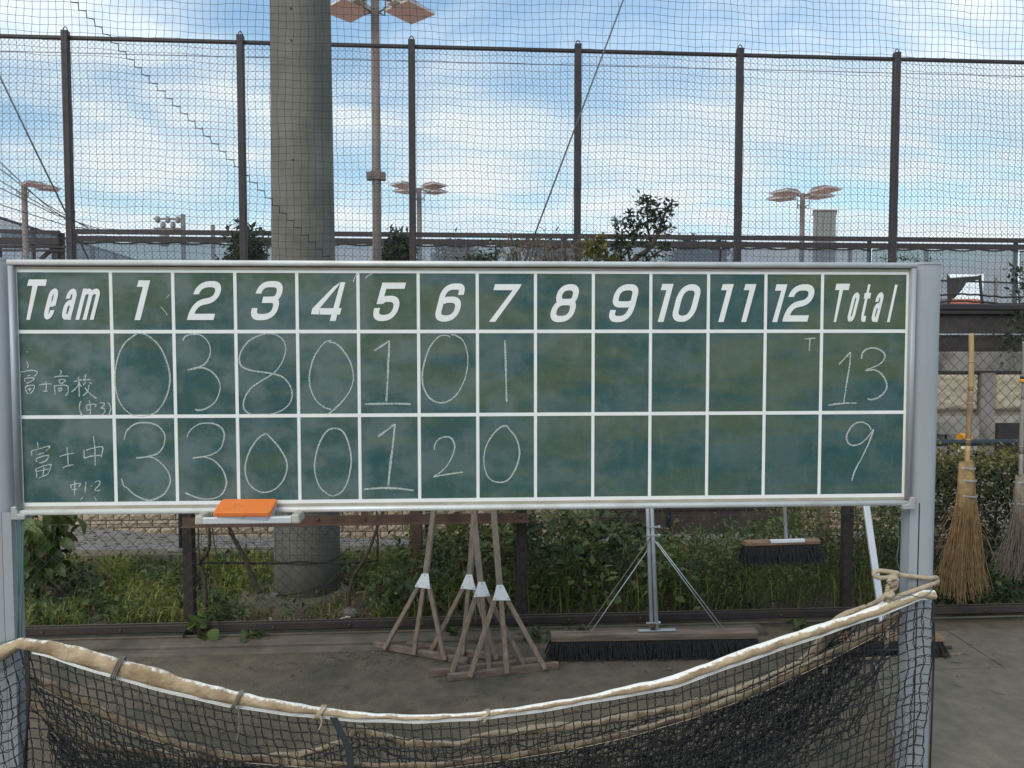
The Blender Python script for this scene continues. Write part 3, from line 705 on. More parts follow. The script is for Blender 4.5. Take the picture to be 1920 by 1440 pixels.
# landing frame of the stair at the far left
lf = empty('steel_landing', atY(60, 470, 20), 'brown steel landing frame with railings in the far left corner', 'landing')
for y0, y1, wd in ((433, 436, .09), (452, 453, .16), (463, 463, .07), (470, 470, .05)):
    MB().bar(atY(-60, y0 - 1, 20), atY(112 if y0 < 460 else 122, y1, 20), wd, wd).build('beam', M['fpost'], lf)
for px, wd in ((112, .07), (118, .07), (106, .16), (-2, .1)):
    MB().bar(atY(px, 490, 20.1), atY(px, 437 if px > 110 else 462, 20.1), wd, wd, up=(0, 1, 0)).build('upright', M['fpost'], lf)
MB().bar(atY(76, 486, 20.1), atY(100, 466, 20.1), .08, .08).build('brace', M['fpost'], lf)
P = [atY(2, 437, 20.15), atY(108, 437, 20.15), atY(108, 449, 20.15), atY(2, 449, 20.15)]
MB().add(P, [(0, 1, 2, 3)]).build('infill_screen', M['screen'], lf)

# ------------------------------------------------------------------ floodlights
def floodlight(name, px, Y, ytop, r, heads, s, label, group, zbase=TZ, box=False, bulk=1.0):
    """heads: list of (angle deg, drop) ; s head size"""
    top = atY(px, ytop, Y); x = top.x
    e = empty(name, (x, Y, zbase), label, 'floodlight', group)
    MB().tube([(x, Y, zbase), (x, Y, top.z * .5), (x, Y, top.z + .1 * s)], [r * 1.15, r * 1.05, r], 12).build('pole', M['lpole'], e, True)
    for k, (ang, drop, tilt) in enumerate(heads):
        ca, sa = math.cos(R(ang)), math.sin(R(ang))
        Mx = Matrix.Translation((x + ca * s * 1.22, Y + sa * s * 1.22, top.z - drop)) @ Matrix.Rotation(R(ang), 4, 'Z') @ Matrix.Rotation(R(tilt), 4, 'Y')
        a, h_ = s * .5, s * .20
        # housing: tapered lid over a flat rim
        v = [(-a, -a, 0), (a, -a, 0), (a, a, 0), (-a, a, 0), (-a, -a, h_ * .35), (a, -a, h_ * .35), (a, a, h_ * .35), (-a, a, h_ * .35),
             (-a * .75, -a * .6, h_ * 1.25), (a * .45, -a * .6, h_), (a * .45, a * .6, h_), (-a * .75, a * .6, h_ * 1.25)]
        f = [(0, 1, 5, 4), (1, 2, 6, 5), (2, 3, 7, 6), (3, 0, 4, 7), (4, 5, 9, 8), (5, 6, 10, 9), (6, 7, 11, 10), (7, 4, 8, 11), (8, 9, 10, 11)]
        hd = MB().add([Mx @ Vector(p) for p in v[:8]], f[:4]).build('lamp_head', M['lamp'], e)
        MB().add([Mx @ Vector((p[0], p[1], p[2] + .002)) for p in v], f[4:]).build('lid', M['lampred'], hd)
        i_ = a * .86
        MB().add([Mx @ Vector(p) for p in ((-i_, -i_, -.012 * s), (i_, -i_, -.012 * s), (i_, i_, -.012 * s), (-i_, i_, -.012 * s), (-a, -a, 0), (a, -a, 0), (a, a, 0), (-a, a, 0))],
                 [(0, 3, 2, 1), (0, 1, 5, 4), (1, 2, 6, 5), (2, 3, 7, 6), (3, 0, 4, 7)]).build('glass', M['lampglass'], hd)
        MB().add([Mx @ Vector((p[0] * 1, p[1], p[2])) for p in ((-a * 1.35, -a * .35, h_ * .2), (-a * .98, -a * .35, h_ * .2), (-a * .98, a * .35, h_ * .2), (-a * 1.35, a * .35, h_ * .2), (-a * 1.35, -a * .3, h_ * 1.1), (-a * .7, -a * .3, h_ * 1.15), (-a * .7, a * .3, h_ * 1.15), (-a * 1.35, a * .3, h_ * 1.1))],
                 [(0, 3, 2, 1), (4, 5, 6, 7), (0, 1, 5, 4), (2, 3, 7, 6), (3, 0, 4, 7), (1, 2, 6, 5)]).build('ballast', M['lamp'], hd)
        MB().bar((x, Y, top.z - drop * .6), Mx @ Vector((-a * .95, 0, h_ * .5)), .05 * s, .05 * s).build('arm', M['lpole'], hd)
    for sg in (-1, 1):
        dz = .42 * s
        MB().tube([(x + sg * r, Y - .02, top.z - dz - .3 * s * .25), (x + sg * (r + .17 * s), Y - .06, top.z - dz), (x + sg * (r + .17 * s), Y - .06, top.z - dz + .22 * s)], .017 * s + .004, 6).build('climbing_hook', M['lpole'], e, True)
        MB().tube([(x + sg * r, Y - .02, top.z - dz - .1 * s), (x + sg * (r + .15 * s), Y - .07, top.z - dz - .2 * s), (x + sg * (r + .15 * s), Y - .07, top.z - dz + .02 * s)], .017 * s + .004, 6).build('climbing_hook', M['lpole'], e, True)
    if box:
        zb_ = atY(706, 331, Y).z
        MB().box(x - .13, x - .065, Y - .09, Y + .02, zb_ - .06, zb_ + .05).box(x + .062, x + .13, Y - .09, Y + .02, zb_ - .06, zb_ + .05).box(x - .075, x + .075, Y - .075, Y - .062, zb_ - .05, zb_ + .07).build('junction_box', M['lpole'], e, bevel=.006)
    return e
fg = 'court floodlights'
floodlight('floodlight', 703, 11.0, -12, .06, [(45, .06, 3), (135, .06, 3), (-45, .06, 3), (-135, .06, 3)], .52, 'tall floodlight pole with pinkish lamp heads at the top edge, right of the concrete pole', fg, box=True)
floodlight('floodlight', 786, 27.0, 356, .085, [(45, .0, -4), (135, .0, -4), (-45, .0, -4), (-135, .0, -4)], .62, 'distant floodlight with four rusty heads, just right of the nearer lamp pole', fg)
floodlight('floodlight', 1505, 26.0, 367, .085, [(28, -.02, -3), (118, .0, -3), (-62, .0, -3), (-152, .04, -3)], .74, 'distant floodlight with swept rusty heads beside the grey block building', fg)
floodlight('floodlight', 45, 19.0, 348, .065, [(40, .03, -2), (-40, .06, -2)], .42, 'floodlight with heads on one side only at the far left', fg)
def mast(px, y0, y1, Y, r, label, cluster=False):
    t_ = atY(px, y0, Y); e = empty('utility_mast', (t_.x, Y, TZ), label, 'mast')
    MB().tube([(t_.x, Y, TZ), (t_.x, Y, t_.z)], r, 8).build('pole', M['lpole'], e, True)
    if cluster:
        for k in range(6):
            xx = t_.x - 1.3 + .26 * k; zz_ = t_.z - .3 - .28 * (k % 2)
            MB().lathe([(.05, -.16), (.13, -.1), (.13, .12), (.06, .2)], (xx, Y, zz_), 10).build('insulator', M['building'], e, True)
        for dz in (.25, .75): MB().bar((t_.x - 1.5, Y, t_.z - dz), (t_.x + .1, Y, t_.z - dz), .09, .09).build('crossarm', M['lpole'], e)
        MB().lathe([(.2, 0), (.24, .1), (.24, .6), (.18, .7)], (t_.x - .9, Y - .2, t_.z - 1.7), 12).build('transformer', M['building'], e, True)
    return e
mast(343, 402, 480, 42, .12, 'hazy power mast with insulators and transformer beyond the windscreen', True)
mast(399, 422, 480, 38, .1, 'plain thin pole beyond the windscreen, left of the concrete pole')
mast(1594, 465, 495, 32, .09, 'short dark pole behind the windscreen under the grey block building')
mast(1737, 470, 495, 34, .1, 'short mast with a flat head behind the windscreen at the right')
# grey block building
p0, p1 = atY(1525, 396, 90), atY(1567, 440, 90)
gb = empty('block_building', ((p0.x + p1.x) / 2, 91, 0), 'grey windowless block building rising above the far fence at the right', 'building')
bk = Vector((p0.x + p1.x, 180, 0)).normalized() * 3
def bprism(m_, z0, z1, nm, mt):
    P = [(p0.x - m_, 90 - m_), (p1.x + m_, 90 - m_), (p1.x + m_ + bk.x, 90 + m_ + bk.y), (p0.x - m_ + bk.x, 90 + m_ + bk.y)]
    MB().prism(P, Vector((0, 0, z0)), Vector((1, 0, 0)), Vector((0, 1, 0)), Vector((0, 0, 1)), z1 - z0).build(nm, M[mt], gb)
bprism(0, 0, p0.z, 'wall', 'building'); bprism(.1, p0.z + .003, p0.z + .16, 'roof_edge', 'coping')
for k in range(1, 5):
    x = p0.x + (p1.x - p0.x) * k / 5
    MB().box(x - .03, x + .03, 89.96, 89.999, 0, p0.z - .02).build('panel_joint', M['coping'], gb)
# low red roofed house seen through the torn screen
hp = atY(1812, 566, 60)
hb = empty('far_house', (hp.x, 62, 0), 'white far house with a red roof seen through the torn windscreen', 'house')
MB().box(hp.x - 4, hp.x + 5, 60, 66, 0, 4.2).build('wall', M['offwhite'], hb)
zt = 4.2
MB().add([(hp.x - 4.4, 59.6, zt), (hp.x + 5.4, 59.6, zt), (hp.x + 5.4, 66.4, zt), (hp.x - 4.4, 66.4, zt), (hp.x - 2, 63, zt + 1.6), (hp.x + 3, 63, zt + 1.6)], [(0, 1, 5, 4), (1, 2, 5), (2, 3, 4, 5), (3, 0, 4), (0, 3, 2, 1)]).build('roof', M['redroof'], hb)
for dx_ in (-2.5, 0, 2.5): MB().box(hp.x + dx_ - .5, hp.x + dx_ + .5, 59.93, 60.02, 1.5, 3).build('window', M['black'], hb)

# guy wires
def cable(px0, py0, px1, py1, Y0, Y1, r, label, name='guy_wire'):
    a, b_ = atY(px0, py0, Y0), atY(px1, py1, Y1)
    d_ = (a - b_); a = a + d_ * .35
    o = MB().tube([a, a.lerp(b_, .5) - Vector((0, 0, .01)), b_], r, 6).build(name, M['greywire'], None, True)
    prop(o, label, 'cable', None)
M['greywire'] = mat('grey guy wire', (0.16, 0.165, 0.165), None, rough=.6, metal=.3)
cable(1168, 0, 985, 486, 8.3, 8.6, .009, 'grey guy wire slanting down left across the fence at centre')
cable(0, 143, 168, 490, 8.2, 8.8, .0095, 'grey guy wire slanting down right at the far left')
for k, (y0, x1, y1) in enumerate(((300, 150, 432), (318, 168, 430), (345, 190, 436), (362, 200, 434), (398, 225, 440))):
    a, b_ = atY(-30, y0 - 24, 17), atY(x1, y1, 24)
    o = MB().tube([a, a.lerp(b_, .5) - Vector((0, 0, .12)), b_], .012, 5).build('overhead_cable', M['greywire'], None, True)
    prop(o, ['uppermost thin overhead cable at the far left', 'second thin overhead cable from the top at the far left', 'middle thin overhead cable at the far left', 'fourth thin overhead cable from the top at the far left', 'lowest thin overhead cable at the far left'][k], 'cable', 'overhead cables at the far left')

# ================================================================== SCOREBOARD
dL, dR = 2.68, 2.83
TL, TR = atD(18, 487, dL), atD(1715, 493, dR)
EX = (TR - TL).normalized(); EZ = (Vector((0, 0, 1)) - EX * EX.z).normalized(); EN = EX.cross(EZ)   # EN faces the viewer
BW_ = (TR - TL).length
def uv(px, py, off=0.0):
    p = atP(px, py, TL + EN * off, EN) - TL
    return p.dot(EX), p.dot(EZ)
def bpt(u, v, n=0.0): return TL + EX * u + EZ * v + EN * n
bb_ = uv(870, 956)[1]
BH_ = -bb_
sb = empty('scoreboard', bpt(BW_ / 2, -BH_, 0), 'wide green chalk scoreboard with white inning numbers and chalked scores', 'scoreboard')
sb.location.z = 0
# board panel material: dark teal slate with painted olive reflections in level bands and chalk haze
m = bpy.data.materials.new('green chalkboard'); m.use_nodes = True; t = m.node_tree; b = t.nodes['Principled BSDF']; l = t.links.new
tcn = N(t, 'ShaderNodeTexCoord')
def tex(scale, st, lo, hi, detail=5, off=(0, 0, 0), rough=.55):
    mp = N(t, 'ShaderNodeMapping'); l(tcn.outputs['Object'], mp.inputs['Vector']); mp.inputs['Scale'].default_value = st; mp.inputs['Location'].default_value = off
    no = N(t, 'ShaderNodeTexNoise', Scale=scale, Detail=detail, Roughness=rough); l(mp.outputs[0], no.inputs['Vector'])
    mr = N(t, 'ShaderNodeMapRange', _interpolation_type='SMOOTHSTEP'); l(no.outputs['Fac'], mr.inputs[0]); mr.inputs[1].default_value = lo; mr.inputs[2].default_value = hi
    return mr.outputs[0]
def mixc(f, a, bcol):
    x = N(t, 'ShaderNodeMix', _data_type='RGBA'); l(f, x.inputs[0])
    if isinstance(a, tuple): x.inputs[6].default_value = (*a, 1)
    else: l(a, x.inputs[6])
    x.inputs[7].default_value = (*bcol, 1); return x.outputs[2]
def mul(a, bv):
    x = N(t, 'ShaderNodeMath', _operation='MULTIPLY'); l(a, x.inputs[0])
    if isinstance(bv, float): x.inputs[1].default_value = bv
    else: l(bv, x.inputs[1])
    return x.outputs[0]
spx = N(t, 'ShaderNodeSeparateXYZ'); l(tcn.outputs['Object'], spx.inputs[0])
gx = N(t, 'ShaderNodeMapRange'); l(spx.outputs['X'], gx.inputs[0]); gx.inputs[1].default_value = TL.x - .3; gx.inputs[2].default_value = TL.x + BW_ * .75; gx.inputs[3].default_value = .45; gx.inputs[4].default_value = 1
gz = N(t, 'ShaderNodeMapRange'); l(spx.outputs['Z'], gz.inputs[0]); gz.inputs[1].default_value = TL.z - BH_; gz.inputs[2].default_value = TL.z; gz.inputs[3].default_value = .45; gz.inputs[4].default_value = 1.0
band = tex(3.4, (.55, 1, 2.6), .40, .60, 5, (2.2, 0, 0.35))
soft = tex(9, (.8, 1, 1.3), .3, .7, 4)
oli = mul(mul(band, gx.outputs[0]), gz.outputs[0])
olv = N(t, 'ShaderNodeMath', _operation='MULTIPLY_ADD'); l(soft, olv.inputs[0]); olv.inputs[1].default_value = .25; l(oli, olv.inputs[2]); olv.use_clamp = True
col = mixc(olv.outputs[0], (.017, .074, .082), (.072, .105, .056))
# chalk dust rubbed about, most where scores have been written
gl = N(t, 'ShaderNodeMapRange'); l(spx.outputs['X'], gl.inputs[0]); gl.inputs[1].default_value = TL.x + .2; gl.inputs[2].default_value = TL.x + BW_ * .8; gl.inputs[3].default_value = .66; gl.inputs[4].default_value = .24
dust = mul(tex(8.5, (.9, 1, 1.15), .36, .64, 6, (0, 0, 4.1)), gl.outputs[0])
col = mixc(dust, col, (.150, .195, .192))
wip = mul(tex(14, (2.2, 1, .6), .45, .75, 5, (5, 0, 0)), .07)
col = mixc(wip, col, (.30, .34, .33))
fine = mul(tex(190, (1, 1, 1), .5, .8, 3), .10)
col = mixc(fine, col, (.38, .41, .40))
l(col, b.inputs['Base Color']); b.inputs['Roughness'].default_value = .62; b.inputs['Specular IOR Level'].default_value = .35
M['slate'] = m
def bbox(u0, u1, v0, v1, n0, n1):
    vs = [bpt(u, v, n) for u in (u0, u1) for n in (n0, n1) for v in (v0, v1)]
    return vs, [(0, 1, 3, 2), (4, 6, 7, 5), (0, 4, 5, 1), (2, 3, 7, 6), (0, 2, 6, 4), (1, 5, 7, 3)]
u_l, u_r = uv(31, 584)[0], uv(1701, 584)[0]
v_t, v_b = uv(870, 509.5)[1], uv(870, 937)[1]
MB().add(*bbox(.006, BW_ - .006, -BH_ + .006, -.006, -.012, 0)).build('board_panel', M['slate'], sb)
# frame rails: rounded tube sections with beige inner lips
def rail(nm, p, q, rn=.0085, rw=.0105, mt='frame'):
    """elliptic rail from p to q in board (u,v)"""
    a, c = bpt(*p), bpt(*q); T = (c - a).normalized(); S = T.cross(EN)
    n = 16; vs = [P + S * rw * math.copysign(abs(math.cos(x)) ** .6, math.cos(x)) + EN * (.004 + .017 * math.copysign(abs(math.sin(x)) ** .7, math.sin(x))) for P in (a, c) for x in [2 * math.pi * k / n for k in range(n)]]
    MB().add(vs, [(k, (k + 1) % n, n + (k + 1) % n, n + k) for k in range(n)] + [tuple(range(n))[::-1], tuple(range(n, 2 * n))]).build(nm, M[mt], sb, True)
rw = .0105
rail('frame_rail', (0, -rw), (BW_, -rw)); rail('frame_rail', (0, -BH_ + rw), (BW_, -BH_ + rw))
rail('frame_rail', (rw, -.022), (rw, -BH_ + .022), mt='post'); rail('frame_rail', (BW_ - rw, -.022), (BW_ - rw, -BH_ + .022), mt='post')
tp = .0125                    # tape width
lip = lambda *a: MB().add(*bbox(*a)).build('frame_lip', M['frame_in'], sb)
lip(.021, BW_ - .021, v_t + tp * .5, -.0215, .0003, .006); lip(.021, BW_ - .021, -BH_ + .0215, v_b - tp * .5, .0003, .006)
lip(.021, u_l - tp * .5, -BH_ + .022, -.022, .0004, .0055); lip(u_r + tp * .5, BW_ - .021, -BH_ + .022, -.022, .0004, .0055)
MB().add(*bbox(.02, BW_ - .02, -.0235, -.0205, .0005, .0085)).build('painted_shade_line', M['black'], sb)  # black strip painting in the shade below the top rail
# white grid tape
hv = [v_t, uv(870, 621.5)[1], uv(870, 777.5)[1], v_b]
for v in hv:
    MB().add(*bbox(u_l - tp / 2, u_r + tp / 2, v - tp * .5, v + tp * .5, .0002, .0012)).build('grid_line', M['white'], sb)
cols = [31, 208.9, 325.2, 441.5, 557.3, 671.8, 784.5, 895, 1004, 1112.3, 1220, 1328, 1435.3, 1541.2, 1701]
for x in cols:
    u = uv(x, 584)[0]
    MB().add(*bbox(u - tp * .45, u + tp * .45, v_b, v_t, .0001, .0009)).build('grid_line', M['white'], sb)

# ---- printed heading: strips of white tape cut into letters
def px_poly(polys, name, mt='white', n0=.0004, th=.0006):
    b = MB()
    for k, poly in enumerate(polys):
        P = [uv(*p) for p in poly]
        ar = sum(P[i][0] * P[(i + 1) % len(P)][1] - P[(i + 1) % len(P)][0] * P[i][1] for i in range(len(P)))
        if ar < 0: P = P[::-1]
        z = n0 + k * .00025
        n = len(P)
        b.add([bpt(*p, z) for p in P] + [bpt(*p, z + th) for p in P], [tuple(range(n))[::-1], tuple(range(n, 2 * n))] + [(i, (i + 1) % n, n + (i + 1) % n, n + i) for i in range(n)])
    return b.build(name, M[mt], sb)
def rounded(pts):
    """[(x,y,r)] -> path with rounded corners"""
    o = []
    for i, p in enumerate(pts):
        r = p[2] if len(p) > 2 else 0
        if not r or i in (0, len(pts) - 1): o.append(np.array(p[:2], float)); continue
        P = np.array(p[:2], float); A = np.array(pts[i - 1][:2], float) - P; B = np.array(pts[i + 1][:2], float) - P
        ra, rb_ = min(r, np.linalg.norm(A) * (.97 if i == 1 else .5)), min(r, np.linalg.norm(B) * (.97 if i == len(pts) - 2 else .5))
        a = P + A / np.linalg.norm(A) * ra; c = P + B / np.linalg.norm(B) * rb_
        for t_ in np.linspace(0, 1, 9): o.append((1 - t_) ** 2 * a * 1 + 2 * t_ * (1 - t_) * (P * .86 + (a + c) / 2 * .14) + t_ ** 2 * c)
    q = [o[0]]
    for p in o[1:]:
        if np.linalg.norm(p - q[-1]) > .25: q.append(p)
    return q
def band_poly(path, wx, wy, tf):
    """outline polygon of a stroke with an elliptical pen, mapped by tf"""
    P = np.array(path); n = len(P)
    D = np.diff(P, axis=0); D /= np.linalg.norm(D, axis=1, keepdims=True) + 1e-9
    Nn = np.stack([-D[:, 1], D[:, 0]], 1)
    NV = np.zeros_like(P); NV[0] = Nn[0]; NV[-1] = Nn[-1]
    for i in range(1, n - 1):
        q = Nn[i - 1] + Nn[i]; q /= np.linalg.norm(q) + 1e-9; NV[i] = q / max(q.dot(Nn[i]), .5)
    off = NV * np.array([wx / 2, wy / 2])
    Lf = [tf(*p) for p in P + off]; Rt = [tf(*p) for p in P - off]
    return Lf, Rt
def stroke_glyph(strokes, wx, wy, tf, name, mt='white'):
    b = MB()
    for k, s in enumerate(strokes):
        Lf, Rt = band_poly(rounded(s), wx, wy, tf); n = len(Lf); z = .0009 + k * .0005
        vs = [bpt(*uv(*p), z + i * 7e-6) for i, p in enumerate(Lf)] + [bpt(*uv(*p), z + i * 7e-6) for i, p in enumerate(Rt)]
        b.add(vs, [(i, n + i, n + i + 1, i + 1) for i in range(n - 1)])
    return b.build(name, M[mt], sb)
SHEAR = .25
def G(x0, yb): return lambda x, y: (x0 + x + SHEAR * y, yb - y)
H = 71.0
def dig(d, x0, yb, W=45, H=71.5):
    a, r_, t_, hb = 5.3, W - 5.3, H - 5.8, 5.8
    S = {
        '2': [[(a, H * .66), (a, t_, 22), (r_, t_, 13), (r_, H * .49, 20), (a + 1, H * .46, 24), (a, 0)], [(a - 1, hb), (W, hb)]],
        '3': [[(a, H * .68), (a, t_, 16), (r_, t_, 13), (r_, H * .53, 11), (W * .32, H * .52)], [(W * .34, H * .52), (r_, H * .52, 10), (r_, hb, 20), (a, hb, 12), (a, H * .31)]],
        '5': [[(a + 3, H), (a + 2, H * .44)], [(a + 3, t_), (W + 2, t_)], [(a, H * .34), (a, hb, 12), (r_, hb, 20), (r_, H * .585, 14), (a + 6, H * .57, 7), (a + 5, H * .46)]],
        '6': [[(r_, H * .70), (r_, t_, 9), (a, t_, 18), (a, hb, 12), (r_, hb, 20), (r_, H * .58, 14), (a + 5, H * .57, 6), (a + 4.5, H * .47)]],
        '8': [[(W / 2, H * .53), (a + 3, H * .53, 10), (a + 3, t_, 18), (r_ - 1, t_, 12), (r_ - 1, H * .53, 10), (W / 2, H * .53)], [(W / 2, H * .525), (a, H * .525, 16), (a, hb, 12), (r_, hb, 18), (r_, H * .525, 10), (W / 2, H * .525)]],
        '9': [[(a, H * .32), (a, hb, 10), (r_, hb, 24), (r_, t_, 12), (a, t_, 17), (a, H * .465, 10), (r_ - 4, H * .465, 6), (r_ - 4, H * .56)]],
        '0': [[(W / 2, hb), (a, hb, 13), (a, t_, 24), (r_, t_, 13), (r_, hb, 24), (W / 2, hb)]],
    }[d]
    return stroke_glyph(S, 10.6, 11.6, G(x0, yb), 'digit')
def cp(ox, oy, s): return lambda P: [[(ox + x / s, oy + y / s) for x, y in p] for p in P]
c1_, c2_, c3_, c4_ = cp(20, 500, 4.174), cp(540, 500, 4.174), cp(1000, 500, 4.174), cp(1420, 500, 6.4)
px_poly(c1_([[(143, 100), (284, 100), (276, 150), (130, 150)], [(172, 149), (213, 149), (152, 416), (124, 416)]]), 'letter')
def lower(kind, x0, yb, W, H, wx, wy):
    a, r_, t_, hb = wx / 2, W - wx / 2, H - wy / 2, wy / 2
    rr = min(W, H) * .55
    S = {'e': [[(a, H * .50), (r_, H * .50)], [(r_, H * .44), (r_, t_, rr), (a, t_, rr), (a, hb, rr), (r_, hb, rr), (r_, H * .30)]],
         'a': [[(a, H * .68), (a, t_, rr), (r_, t_, rr), (r_, 0)], [(r_, H * .55), (a, H * .58, rr), (a, hb, rr), (r_ - 1, hb * 1.1, rr * .6), (r_, H * .3)]],
         'o': [[(W / 2, hb), (a, hb, rr), (a, t_, rr), (r_, t_, rr), (r_, hb, rr), (W / 2, hb)]],
         'm': [[(a, 0), (a, H)], [(a, H * .78), (a + 2, t_, 7), (W / 2, t_, 8), (W / 2, 0)], [(W / 2, H * .78), (W / 2 + 2, t_, 7), (r_, t_, 8), (r_, 0)]]}[kind]
    return stroke_glyph(S, wx, wy, G(x0, yb), 'letter')
lower('e', 80, 599, 18, 58, 8, 10.5); lower('a', 113.6, 599.7, 19, 58.5, 7.6, 10.5); lower('m', 141.5, 599.7, 34.5, 58.5, 7.2, 10.5)
px_poly(c1_([[(1003, 107), (1093, 107), (1015, 418), (970, 418), (1035, 158), (988, 158)]]), 'digit')
dig('2', 350.6, 600, 50, 73); dig('3', 467, 600.5, 49, 73.5)
px_poly(c2_([[(412, 122), (449, 122), (373, 425), (327, 425)], [(412, 122), (388, 158), (252, 322), (240, 374), (180, 372), (192, 327), (360, 155)], [(246, 374), (252, 325), (421, 325), (406, 376)]]), 'digit')
dig('5', 696, 602, 45.5, 72); dig('6', 812.4, 603, 44.5, 71.5)
px_poly(c2_([[(1620, 137), (1782, 137), (1768, 184), (1608, 184)], [(1780, 137), (1829, 137), (1812, 170), (1622, 431), (1573, 431), (1757, 186)]]), 'digit')
dig('8', 1028, 604, 44.5, 71.2); dig('9', 1138.5, 604, 44.5, 71.2)
px_poly(c3_([[(1010, 135), (1097, 135), (1018, 433), (973, 433), (1042, 184), (997, 184)]]), 'digit'); dig('0', 1256.8, 603.5, 43, 70.5)
px_poly(c3_([[(1483, 137), (1568, 137), (1488, 433), (1447, 433), (1514, 184), (1469, 184)]]), 'digit')
px_poly(c3_([[(1660, 137), (1745, 137), (1665, 433), (1626, 433), (1692, 184), (1647, 184)]]), 'digit')
px_poly(c4_([[(230, 212), (360, 212), (236, 665), (178, 665), (287, 288), (211, 288)]]), 'digit'); dig('2', 1466.4, 603, 47, 70)
px_poly(c4_([[(948, 205), (1110, 205), (1095, 280), (933, 280)], [(985, 279), (1027, 279), (943, 665), (915, 665)]]), 'letter')
lower('o', 1586.5, 603.5, 13.5, 55, 5.6, 10); lower('a', 1631.5, 603.8, 13.5, 55.5, 5.6, 10)
px_poly(c4_([[(1330, 212), (1357, 212), (1277, 590), (1305, 590), (1292, 662), (1258, 662), (1243, 640), (1250, 570)], [(1288, 315), (1364, 315), (1350, 383), (1275, 383)]]), 'letter')
px_poly(c4_([[(1652, 215), (1682, 218), (1585, 665), (1555, 665)]]), 'letter')

# ---- chalk writing
m = bpy.data.materials.new('white chalk'); m.use_nodes = True; t = m.node_tree; b = t.nodes['Principled BSDF']; l = t.links.new
b.inputs['Base Color'].default_value = (.62, .67, .66, 1); b.inputs['Roughness'].default_value = .95
tcn = N(t, 'ShaderNodeTexCoord'); no = N(t, 'ShaderNodeTexNoise', Scale=420, Detail=3); l(tcn.outputs['Object'], no.inputs['Vector'])
mr = N(t, 'ShaderNodeMapRange'); l(no.outputs['Fac'], mr.inputs[0]); mr.inputs[1].default_value = .3; mr.inputs[2].default_value = .65; mr.inputs[3].default_value = .12; mr.inputs[4].default_value = .95
l(mr.outputs[0], b.inputs['Alpha'])
M['chalk'] = m
def chalk(strokes, ox, oy, s, name='chalk_digit', wd=2.6):
    b = MB(); lay = 0
    for st in strokes:
        pts = [(ox + x / s, oy + y / s) for x, y in st]
        P = np.array(smooth_path(pts, 7)) + rng.normal(0, .12, (len(smooth_path(pts, 7)), 2))
        n = len(P); D = np.gradient(P, axis=0); D /= np.linalg.norm(D, axis=1, keepdims=True) + 1e-9
        Nn = np.stack([-D[:, 1], D[:, 0]], 1)
        w_ = wd * .5 * (1 + .18 * np.sin(np.linspace(0, 9, n) + rng.uniform(0, 6)) + rng.normal(0, .05, n)); w_[0] *= .6; w_[-1] *= .5
        Lf = P + Nn * w_[:, None]; Rt = P - Nn * w_[:, None]; z = .00035 + lay * .0001 + .0009; lay += 1
        b.add([bpt(*uv(*p), z) for p in Lf] + [bpt(*uv(*p), z) for p in Rt], [(i, n + i, n + i + 1, i + 1) for i in range(n - 1)])
    return b.build(name, M['chalk'], sb)
a4, a5, a6 = (0, 480, 2.88), (600, 480, 2.88), (1200, 480, 2.667)
chalk([[(745, 416), (680, 465), (640, 540), (622, 640), (630, 740), (660, 810), (710, 855), (770, 865), (840, 845), (890, 780), (917, 690), (910, 600), (870, 500), (820, 445), (775, 420), (735, 418)]], *a4)
chalk([[(988, 457), (1000, 435), (1040, 423), (1090, 430), (1130, 475), (1135, 530), (1110, 580), (1060, 605), (1013, 615)], [(1045, 605), (1100, 605), (1150, 630), (1185, 680), (1187, 730), (1160, 790), (1110, 825), (1070, 833), (1055, 827)]], *a4)
chalk([[(1360, 858), (1320, 830), (1318, 780), (1350, 720), (1410, 675), (1475, 635), (1520, 580), (1543, 510), (1530, 455), (1480, 422), (1420, 423), (1350, 455), (1305, 510), (1293, 560), (1310, 600), (1370, 620), (1450, 632), (1520, 650), (1560, 690), (1578, 740), (1565, 795), (1520, 835), (1445, 858)]], *a4)
chalk([[(65, 455), (22, 470), (-28, 540), (-53, 620), (-56, 690), (-33, 760), (12, 810), (62, 830)], [(45, 466), (90, 475), (140, 530), (170, 590), (180, 660), (165, 720), (125, 780), (80, 825), (38, 858)]], *a5)
chalk([[(292, 512), (335, 485), (375, 458)], [(375, 458), (370, 560), (365, 680), (358, 788)], [(243, 800), (330, 798), (420, 797), (490, 800)]], *a5, wd=3.4)
chalk([[(702, 437), (680, 428), (640, 437), (595, 490), (565, 570), (552, 650), (560, 710), (590, 765), (640, 792), (690, 785), (740, 745), (780, 670), (797, 590), (795, 520), (770, 455), (730, 428), (708, 425)]], *a5)
chalk([[(998, 455), (1002, 560), (1005, 680), (1008, 790)]], *a5, wd=3.3)
chalk([[(823, 414), (850, 413), (877, 411)], [(849, 414), (847, 445), (845, 475)]], *a6, 'chalk_letter', 2.3)
chalk([[(993, 543), (1020, 515), (1053, 480)], [(1053, 480), (1045, 560), (1030, 650), (1017, 740)], [(940, 746), (1010, 737), (1083, 735)]], *a6)
chalk([[(1107, 513), (1115, 480), (1150, 460), (1195, 467), (1222, 490), (1218, 520), (1190, 545), (1150, 562), (1130, 570), (1135, 573), (1175, 570), (1215, 600), (1233, 645), (1222, 680), (1190, 708), (1155, 718), (1137, 713)]], *a6)
chalk([[(672, 993), (685, 945), (730, 908), (790, 900), (850, 915), (888, 960), (888, 1010), (860, 1060), (800, 1083), (735, 1090)], [(790, 1083), (840, 1095), (890, 1140), (918, 1190), (915, 1240), (880, 1290), (830, 1315), (790, 1317), (730, 1290), (690, 1255), (668, 1240), (665, 1225), (655, 1200)]], *a4)
